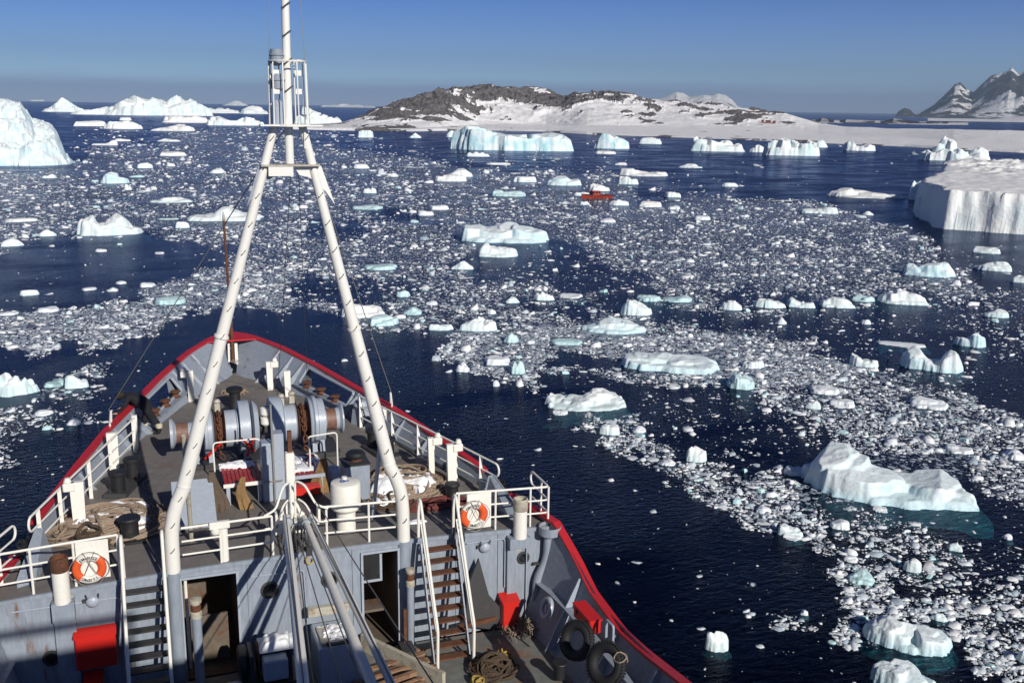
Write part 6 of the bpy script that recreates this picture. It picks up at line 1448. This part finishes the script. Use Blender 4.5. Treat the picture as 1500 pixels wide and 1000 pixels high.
rope_pile(-3.75, 23.3, 1.15, .95, .38, 44, .032, 'rope', 'snow-dusted pile of brown rope on the port side of the forecastle', zf, 5)
rope_pile(-4.15, 22.6, .38, .45, .42, 10, .04, 'ropedark', 'dark bundled rope at the left end of the port rope pile', zf, 8, messy=.4)
rope_pile(3.25, 23.5, 1.0, .95, .5, 52, .032, 'rope', 'big pile of brown rope on the starboard side by the right mast leg', zf, 12)
rope_pile(2.75, 22.6, .45, .5, .2, 9, .03, 'ropedark', 'dark tangled rope end right of the box ventilator', zf, 21, messy=.4)
rope_pile(3.7, 22.2, .75, .3, .12, 5, .045, 'ropered', 'dark red hose lying in front of the starboard rope pile', zf, 31, messy=.2)
rope_pile(.35-.55, 32.6, .35, .28, .1, 8, .03, 'rope', 'small tan coil of rope on the fore deck under the bow', zf, 3, messy=.12)
snowpatch(-3.7, 23.35, 1.05, .85, .30, dz, 'snow between the turns of the port rope pile', seed=3, n=44, holes=.40)
snowpatch(3.1, 23.4, .9, .8, .38, dz, 'snow between the turns of the starboard rope pile', seed=13, n=44, holes=.40)
snowpatch(2.6, 22.7, .4, .35, .14, dz, 'snow beside the dark tangled rope end', seed=23, n=24)
snowpatch(3.0, 21.3, .22, .1, .05, lambda a, b_: dz(a, b_), 'thin snow streak near the head of the starboard ladder', seed=33, n=14)
b = MB(); b.tube([(-2.95+.12*math.sin(k*1.3), 23.2+.27*k, dz(23.2+.27*k, -2.9)+.025) for k in range(11)], .02, 6); tag(b.build('rope_end', 'rope', None), 'single tan rope running forward from the port rope pile', 'rope')
md = lambda x, y: MD+.0
rope_pile(3.98, 18.55, .42, .42, .42, 34, .03, 'ropedark', 'brown ball of coiled rope on the starboard main deck', md, 41, messy=.35)
rope_pile(4.35, 18.9, .16, .2, .34, 9, .022, 'ropeyellow', 'yellow line tucked beside the brown ball of rope', md, 44, messy=.3)
rope_pile(3.5, 18.15, .14, .2, .2, 6, .022, 'ropeyellow', 'yellow line at the near left of the brown ball of rope', md, 45, messy=.3)
# frayed fibre heap
b = MB(); rng = random.Random(4)
for k in range(170):
    x, y = 5.2+rng.gauss(0, .22), 20.05+rng.gauss(0, .16); a = rng.uniform(0, 6.28); l = rng.uniform(.15, .45); z = MD+.02+rng.random()*.22*max(0, 1-math.hypot(x-5.2, y-20.05)/.6); b.tube([(x, y, z), (x+l*.5*math.cos(a), y+l*.5*math.sin(a), z+.05), (x+l*math.cos(a+.4), y+l*math.sin(a+.4), MD+.02)], .009, 4)
tag(b.build('frayed_rope', 'straw', None), 'heap of pale frayed rope fibre in the starboard corner', 'frayed rope')

# ------------------------------------------------------------------ tyres and gear along the starboard bulwark
def tyre(px, py, Rr, xw, label, rope_=False):
    c = PX(px, py, xw); t = thing('tyre', c, label, 'tyre', 'tyre fenders hung inside the starboard bulwark'); lean = Vector((-1, -.45, .5)).normalized()
    prof = []
    for j in range(17):
        a = 2*math.pi*j/16; prof.append((Rr*.74+Rr*.26*math.cos(a), Rr*.26*math.sin(a)*.95))
    b = MB(); b.lathe(prof, c, lean, 40, cap=False); b.build('casing', 'rubber', t, 60)
    b = MB(); u = lean.orthogonal().normalized(); v = lean.cross(u)
    for k in range(44):
        a = 2*math.pi*k/44; d_ = u*math.cos(a)+v*math.sin(a)
        for q in (-.14, .14): b.box(c+d_*Rr*.985+lean*Rr*q, (.035, .035, .035), a)
    b.build('tread', 'rubber', t, 0)['kind'] = 'stuff'
    if rope_:
        b = MB()
        for s_ in (-1, 1): b.tube([c+u*(.1*math.cos(w_*1.2))*s_+v*(Rr*(.8+.3*math.sin(w_)))-lean*(.3*math.cos(w_))*Rr for w_ in np.linspace(0, 6.28, 12)], .016, 6, True)
        b.build('lashing', 'straw', t)
tyre(845, 937, .40, 5.2, 'black tyre fender on the starboard bulwark, farther one under the red box'); tyre(888, 972, .43, 5.25, 'black tyre fender on the starboard bulwark, nearer one lashed with light rope', True)
c = PX(801, 890, 5.55); b = MB(); b.tube(arc(c, .2, 0, 2*math.pi, 22, (0, 1, 0), (.35, 0, 1)), .06, 8, True); tag(b.build('fairlead_ring', 'greylight', None), 'light grey oval fairlead ring in the starboard bulwark', 'fairlead')
c = PX(860, 905, 5.7); t = thing('red_locker', c, 'bright red box fixed to the starboard bulwark above the tyres', 'locker', 'red fire lockers'); b = MB(); b.box(c, (.26, .85, .3), bev=.02); b.build('box', 'redbright', t, 0); b = MB(); b.box(c+Vector((0, 0, .165)), (.3, .89, .03)); b.build('lid', 'redbright', t, 0)
for q in (-.25, .25): b = MB(); b.box(c+Vector((-.14, q, .05)), (.03, .05, .08)); b.build('latch', 'dark', t, 0)
c = PX(893, 925, 5.8); b = MB(); b.tube(rounded([c+Vector((0, -.16, -.2)), c+Vector((0, -.16, .2)), c+Vector((0, .16, .2)), c+Vector((0, .16, -.2))], .04), .03, 6); tag(b.build('cleat', 'greylight', None), 'small light bracket between the tyres under the rail', 'cleat')
# dark chain gear in the gangway gap
b = MB(); rng = random.Random(9)
for k in range(26): p_ = Vector((5.45+rng.uniform(-.15, .15)+(.12 if k % 2 else 0), 22.1+k*.045, .12+rng.uniform(0, .14))); b.tube([p_+Vector((.07*math.cos(a), .09*math.sin(a), .03*math.sin(a+k))) for a in np.linspace(0, 6.28, 8)[:-1]], .03, 5, True)
tag(b.build('pilot_chain', 'black', None), 'dark chain and fender gear lying in the starboard gangway gap', 'chain')
b = MB(); b.prism([(4.95, 22.25, dz(22.2, 5)), (5.1, 22.25, .62), (5.22, 22.2, .65), (5.5, 20.9, .1), (5.5, 20.9, dz(21, 5.5)), (5.2, 21, dz(21, 5.2))], (.03, .03, 0)); tag(b.build('gangway_plate', 'grey', None, 0), 'sloping grey plate beside the starboard gangway gap', 'plate')
b = MB(); b.prism([(-4.95, 22.25, dz(22.2, 5)), (-5.1, 22.25, .62), (-5.22, 22.2, .65), (-5.5, 20.9, .1), (-5.5, 20.9, dz(21, 5.5)), (-5.2, 21, dz(21, 5.2))], (.03, .03, 0)); tag(b.build('gangway_plate', 'grey', None, 0), 'sloping grey plate beside the port gangway gap', 'plate')
b = MB(); rng = random.Random(19)
for k in range(20): p_ = Vector((-5.45+rng.uniform(-.15, .15), 21.9+k*.045, .12+rng.uniform(0, .14))); b.tube([p_+Vector((.07*math.cos(a), .09*math.sin(a), .03*math.sin(a+k))) for a in np.linspace(0, 6.28, 8)[:-1]], .03, 5, True)
tag(b.build('pilot_chain', 'black', None), 'dark chain and fender gear lying in the port gangway gap', 'chain')

# ------------------------------------------------------------------ winch, hatch box and timber on the main deck
def winch(c, label, sc=1.0):
    t = thing('cargo_winch', c, label, 'winch', 'cargo winches on the main deck')
    b = MB(); b.box(c+Vector((0, 0, .15)), (1.2*sc, 1.0, .3)); b.build('bed', 'dark', t, 0)
    b = MB(); b.lathe([(.36, 0), (.36, .05), (.22, .06), (.22, .5), (.36, .51), (.36, .56)], c+Vector((-.28, 0, .65)), (1, 0, 0), 24); b.build('drum', 'rust', t)
    for k in range(7):
        b = MB(); b.lathe([(.235, 0), (.26, .03), (.235, .06)], c+Vector((-.2+.065*k, 0, .65)), (1, 0, 0), 24); b.build('wire_turn', 'drumrust' if k % 2 else 'stay', t)
    for s in (-.4, .38): b = MB(); b.box(c+Vector((s, 0, .55)), (.1, .8, .7), taper=.8); b.build('side_frame', 'dark', t, 0)
    b = MB(); b.lathe([(.3, 0), (.34, .03), (.34, .15), (.3, .18)], c+Vector((-.66, 0, .65)), (1, 0, 0), 22); b.build('gear', 'black', t)
    b = MB(); b.box(c+Vector((.05, -.52, .7)), (.5, .35, .45), bev=.03); b.build('motor_box', 'greylight', t, 0)
p_ = PZ(398, 975, MD+.6); winch(Vector((p_.x, 19.6, MD)), 'grimy cargo winch left of the white booms, half in shadow')
snowpatch(p_.x+.15, 19.55, .35, .3, .15, MD+.98, 'dirty snow lying on top of the cargo winch', seed=51, n=18)
snowpatch(p_.x-.9, 19.3, .6, .4, .22, MD, 'bluish snow on deck in the shadow left of the winch', seed=53, n=22)
p_ = PZ(488, 925, MD+1.0); c = Vector((p_.x, 19.5, MD))
t = thing('machinery_box', c, 'grey snow-dusted machinery box between the white booms', 'machine')
b = MB(); b.box(c+Vector((0, 0, .5)), (.82, 1.15, 1.0), bev=.03); b.build('casing', 'greylight', t, 0)
b = MB(); b.box(c+Vector((0, -.1, 1.03)), (.66, .7, .06), bev=.02); b.build('lid', 'cream', t, 0)
for s in (-.2, .2): b = MB(); b.box(c+Vector((s, -.48, 1.04)), (.05, .06, .1)); b.build('latch', 'rust', t, 0)
b = MB(); b.tube([c+Vector((-.22, -.55, 1.05)), c+Vector((.22, -.55, 1.05))], .025, 8); b.build('handle', 'dark', t)
b = MB(); b.box(c+Vector((0, .62, 1.25)), (.9, .14, .2), bev=.01); b.build('beam', 'cream', t, 0)
snowpatch(c.x, c.y-.05, .3, .33, .06, MD+1.06, 'thin grey snow on the lid of the machinery box', seed=57, n=22, holes=.4)
snowpatch(c.x+.55, c.y-.1, .2, .4, .25, MD, 'snow beside the machinery box', seed=58, n=18)
# timber dunnage: planks one by one
rng = random.Random(77)
PLK = []
for k in range(15):
    l = rng.uniform(1.3, 1.9); b = MB(); wd, th_ = rng.uniform(.09, .15), rng.uniform(.03, .05); b.box((0, 0, 0), (l, wd, th_), bev=.006)
    x0 = 1.9+rng.uniform(-.12, .12)-.35*(k > 7); y0 = 19.6-.125*k; o = b.build('plank', 'wood', None, 0); o.location = (x0, y0, MD+.06+.05*(k % 3)); o.rotation_euler = (rng.uniform(-.05, .05), rng.uniform(-.02, .02), rad(14)+rng.uniform(-.08, .08)); tag(o, ('splintered brown plank at the far end of the timber heap' if k < 5 else 'rusty brown plank in the middle of the timber heap right of the booms' if k < 10 else 'pale brown plank at the near end of the timber heap'), 'plank', 'planks heaped on the main deck')
for k in range(9):
    l = rng.uniform(1.6, 2.2); b = MB(); b.box((0, 0, 0), (l, rng.uniform(.1, .16), .045), bev=.006); o = b.build('plank', 'wood', None, 0); o.location = (.35+rng.uniform(-.1, .1), 18.7-.14*k, MD+.08+.04*(k % 2)); o.rotation_euler = (0, 0, rad(8)+rng.uniform(-.06, .06)); tag(o, 'dark plank in the shaded timber between the booms', 'plank', 'shaded planks between the booms')
# coaming of the hold hatch
t = thing('hatch_coaming', (1.5, 19.9, MD), 'low stained steel coaming on the main deck under the booms', 'coaming')
b = MB(); b.bar((1.45, 20.35, MD+.2), (2.75, 18.2, MD+.2), .1, .4); b.build('side_plate', 'cream', t, 0)
b = MB(); b.box((2.35, 19.75, MD+.12), (.3, .5, .24)); b.build('foot', 'dark', t, 0)
b = MB(); b.box((2.35, 19.95, MD+.55), (.07, .07, 1.0)); b.build('stay', 'rust', t, 0)

# ------------------------------------------------------------------ the person leaning over the port rail
def skinned(name, joints, edges, mat, parent, sub=2, root=0):
    l = rootloc(parent); me = bpy.data.meshes.new(name); me.from_pydata([tuple(Vector(j[0])-l) for j in joints], edges, [])
    o = bpy.data.objects.new(name, me); COL.objects.link(o); o.parent = parent
    sk = o.modifiers.new('skin', 'SKIN'); sk.use_smooth_shade = True
    for i, j in enumerate(joints):
        r = j[1]; me.skin_vertices[0].data[i].radius = (r, r) if not isinstance(r, tuple) else r
    me.skin_vertices[0].data[root].use_root = True
    sb_ = o.modifiers.new('sub', 'SUBSURF'); sb_.levels = sub; sb_.render_levels = sub
    me.materials.append(M[mat]); return o
def person():
    f1, f2 = PZ(213, 634, .22), PZ(234, 637, .22); z0 = dz(28.8, -3); f1.z = f2.z = z0
    c = (f1+f2)/2; yr = 29.3; R0 = Vector((-hw(yr), yr, zr(yr)))
    t = thing('person', (c.x, c.y, z0), 'person in dark clothes and boots bending over the port rail to look down', 'person')
    out = Vector((-.93, .36, 0)).normalized(); fwd = Vector((out.y, -out.x, 0))     # out: over the side; fwd: along the rail
    hip = c+out*.10+Vector((0, 0, .88)); chest = hip+out*.44+Vector((0, 0, .27)); neck = chest+out*.17+Vector((0, 0, .04)); head = neck+out*.15+Vector((0, 0, -.05))
    ha, hb = hip-fwd*.13-Vector((0, 0, .06)), hip+fwd*.13-Vector((0, 0, .06))
    ka, kb = (f1+ha)/2+out*.03, (f2+hb)/2+out*.0
    fa, fb = f1, f2
    if (f1-ha).dot(fwd) > 0: ha, hb = hb, ha
    body = [(hip, (.21, .18)), (hip.lerp(chest, .5)+Vector((0, 0, .03)), (.2, .18)), (chest, (.215, .17)), (neck, (.075, .075)),
            (ha, .14), (ka, .105), (fa+Vector((0, 0, .30)), .08), (hb, .14), (kb, .105), (fb+Vector((0, 0, .30)), .08),
            (chest+fwd*.2+Vector((0, 0, -.01)), .085), (chest+fwd*.30+out*.14+Vector((0, 0, -.24)), .06), (R0+fwd*.26+out*.12+Vector((0, 0, .06)), .045),
            (chest-fwd*.2+Vector((0, 0, -.01)), .085), (chest-fwd*.30+out*.10+Vector((0, 0, -.24)), .06), (R0-fwd*.30+out*.08+Vector((0, 0, .06)), .045)]
    ed = [(0, 1), (1, 2), (2, 3), (0, 4), (4, 5), (5, 6), (0, 7), (7, 8), (8, 9), (2, 10), (10, 11), (11, 12), (2, 13), (13, 14), (14, 15)]
    bo = skinned('body', body, ed, 'cloth', t)
    for f in (fa, fb):
        b = MB(); b.lathe([(.088, .22), (.095, .26), (.093, .33), (.06, .35)], f, n=14); b.build('sock_top', 'sock', t)
        skinned('boot', [(f+Vector((0, 0, .27)), .066), (f+Vector((0, 0, .10)), .06), (f+Vector((0, 0, .05))+out*.05, .055), (f+Vector((0, 0, .04))+out*.2, .045)], [(0, 1), (1, 2), (2, 3)], 'black', t)
    # head: face down towards the water
    hd = MB(); ax = (out*.75+Vector((0, 0, -.65))).normalized()
    hd.lathe([(.02, -.13), (.065, -.115), (.092, -.06), (.098, 0), (.09, .05), (.068, .1), (.02, .13)], head, ax, 16); h_ = hd.build('head', 'skin', t, 179)
    face = Vector((0, 0, -1))*.6+out*.35; face.normalize()
    b = MB(); b.lathe([(.022, 0), (.018, .02), (.006, .035)], head+face*.088, face, 8); b.build('nose', 'skin', h_)
    for s in (-1, 1):
        b = MB(); b.lathe([(.014, 0), (.012, .008), (.004, .012)], head+face*.085+ax*-.015*0+fwd*.035*s+ax*-.02, face, 8); b.build('eye', 'ink', h_)
        b = MB(); b.lathe([(.03, 0), (.032, .012), (.015, .02)], head+fwd*.093*s, fwd*s, 10); b.build('ear', 'skin', h_)
    b = MB(); b.box(head+face*.082+ax*.055, (.045, .012, .01)); b.build('mouth', 'redgrate', h_, 0)
    hr = MB(); hr.lathe([(.03, -.125), (.09, -.10), (.112, -.05), (.118, .01), (.11, .06), (.085, .11), (.045, .14), (.01, .15)], head-face*.022, ax, 18); ho = hr.build('hair', 'hair', h_, 179)
    for s, wr in ((1, body[12][0]), (-1, body[15][0])):
        pts = [(wr, .034), (wr+out*.07, (.042, .026))]; ed_ = [(0, 1)]
        for q in range(4):
            o_ = fwd*(.033*(q-1.5)); L_ = (.06, .07, .066, .05)[q]; i0 = len(pts); pts += [(wr+out*.11+o_, .011), (wr+out*(.11+L_*.6)+o_-Vector((0, 0, .015)), .0095), (wr+out*(.11+L_)+o_-Vector((0, 0, .045)), .0085)]; ed_ += [(1, i0), (i0, i0+1), (i0+1, i0+2)]
        i0 = len(pts); pts += [(wr+out*.05-fwd*s*.05, .013), (wr+out*.09-fwd*s*.075-Vector((0, 0, .02)), .010)]; ed_ += [(1, i0), (i0, i0+1)]
        skinned('hand', pts, ed_, 'skin', t, 1)
person()

# ------------------------------------------------------------------ the red workboat in the ice
M['boatred'] = paint('boat_red_paint', (.40, .05, .03), .6, (.15, .04, .03), .5, 3, dirt=.3)
def boat():
    pL, pR = PZ(850, 291, WZ), PZ(896, 290, WZ); k = ppm(pL); ln = (pR-pL).length; c = (pL+pR)/2; ang = math.atan2(pR.y-pL.y, pR.x-pL.x)
    t = thing('workboat', (0, 0, 0), 'small red workboat with a wheelhouse pushing through the brash', 'boat')
    def hullm(sc, z0, z1, mat, name):
        b = MB(); st = np.linspace(-1, 1, 13); vs = []
        for q in st:
            bw = (1-max(0, -q-.25)**2*1.7)*(1-.12*max(0, q)); bw = max(bw, .03); sh = .35*max(0, -q)**2+.08*max(0, q)**2
            for s_, zz_ in ((-.55, z0), (-1, z1), (1, z1), (.55, z0)): vs.append((q*ln/2, s_*bw*1.1*sc, zz_+(sh if zz_ == z1 else 0)))
        fs = [(i*4+j, i*4+j+1, i*4+5+j, i*4+4+j) for i in range(12) for j in range(3)]+[(0, 1, 2, 3), (51, 50, 49, 48)]
        b.add(vs, fs); return b.build(name, mat, t, 30)
    h_ = hullm(1, -.4, .85, 'boatred', 'hull'); b = MB()
    P = [(-ln/2*q, y_, .9+.35*max(0, q)**2) for q, y_ in ((1, 0), (.8, .55), (.5, .95), (0, 1.12), (-.6, 1.05), (-1, .95), (-1, -.95), (-.6, -1.05), (0, -1.12), (.5, -.95), (.8, -.55))]
    b.tube(P, .08, 6, True); b.build('gunwale', 'black', h_)
    b = MB(); b.box((-.2, 0, 1.35), (1.5, 1.3, 1.1), bev=.05); wv = b.build('wheelhouse', 'boatred', t, 0)
    b = MB(); b.box((-.2, 0, 1.93), (1.95, 1.5, .07), bev=.02); b.build('roof', 'boatred', wv, 0)
    for x in (-.75, -.2, .35):
        for s_ in (-1, 1): b = MB(); b.box((x, s_*.652, 1.55), (.34, .02, .36)); b.build('window', 'glass', wv, 0)
    for y_ in (-.35, .35): b = MB(); b.box((-1.055, y_, 1.55), (.02, .42, .36)); b.build('window', 'glass', wv, 0)
    b = MB(); b.tube([(.5, 0, 1.9), (.5, 0, 3.0)], .035, 6); b.tube([(.5, 0, 2.7), (1.0, 0, 2.3)], .02, 5); b.build('mast', 'white', t)
    b = MB(); b.box((-2.1, 0, 1.0), (.6, .7, .25)); b.build('fore_hatch', 'rust', t, 0)
    t.location = (c.x, c.y, WZ); t.rotation_euler = (0, 0, ang); t.scale = (.93, .93, .62)
boat()
# haze: the clear polar air over kilometres
def haze():
    b = MB(); b.box((3000, 3800, WZ-10+220), (15000, 9400, 440)); m, nt, o = newmat('haze_air')
    v = N(nt, 'ShaderNodeVolumePrincipled'); v.inputs['Density'].default_value = HAZE; v.inputs['Color'].default_value = (.64, .82, 1, 1); v.inputs['Anisotropy'].default_value = .2; L(nt, v.outputs[0], o.inputs['Volume'])
    tag(b.build('haze', m, None, 0), 'thin blue haze of the air over the bay', kind='stuff')
HAZE = 1.1e-4
if HAZE: haze()
print('objects', len(bpy.data.objects))
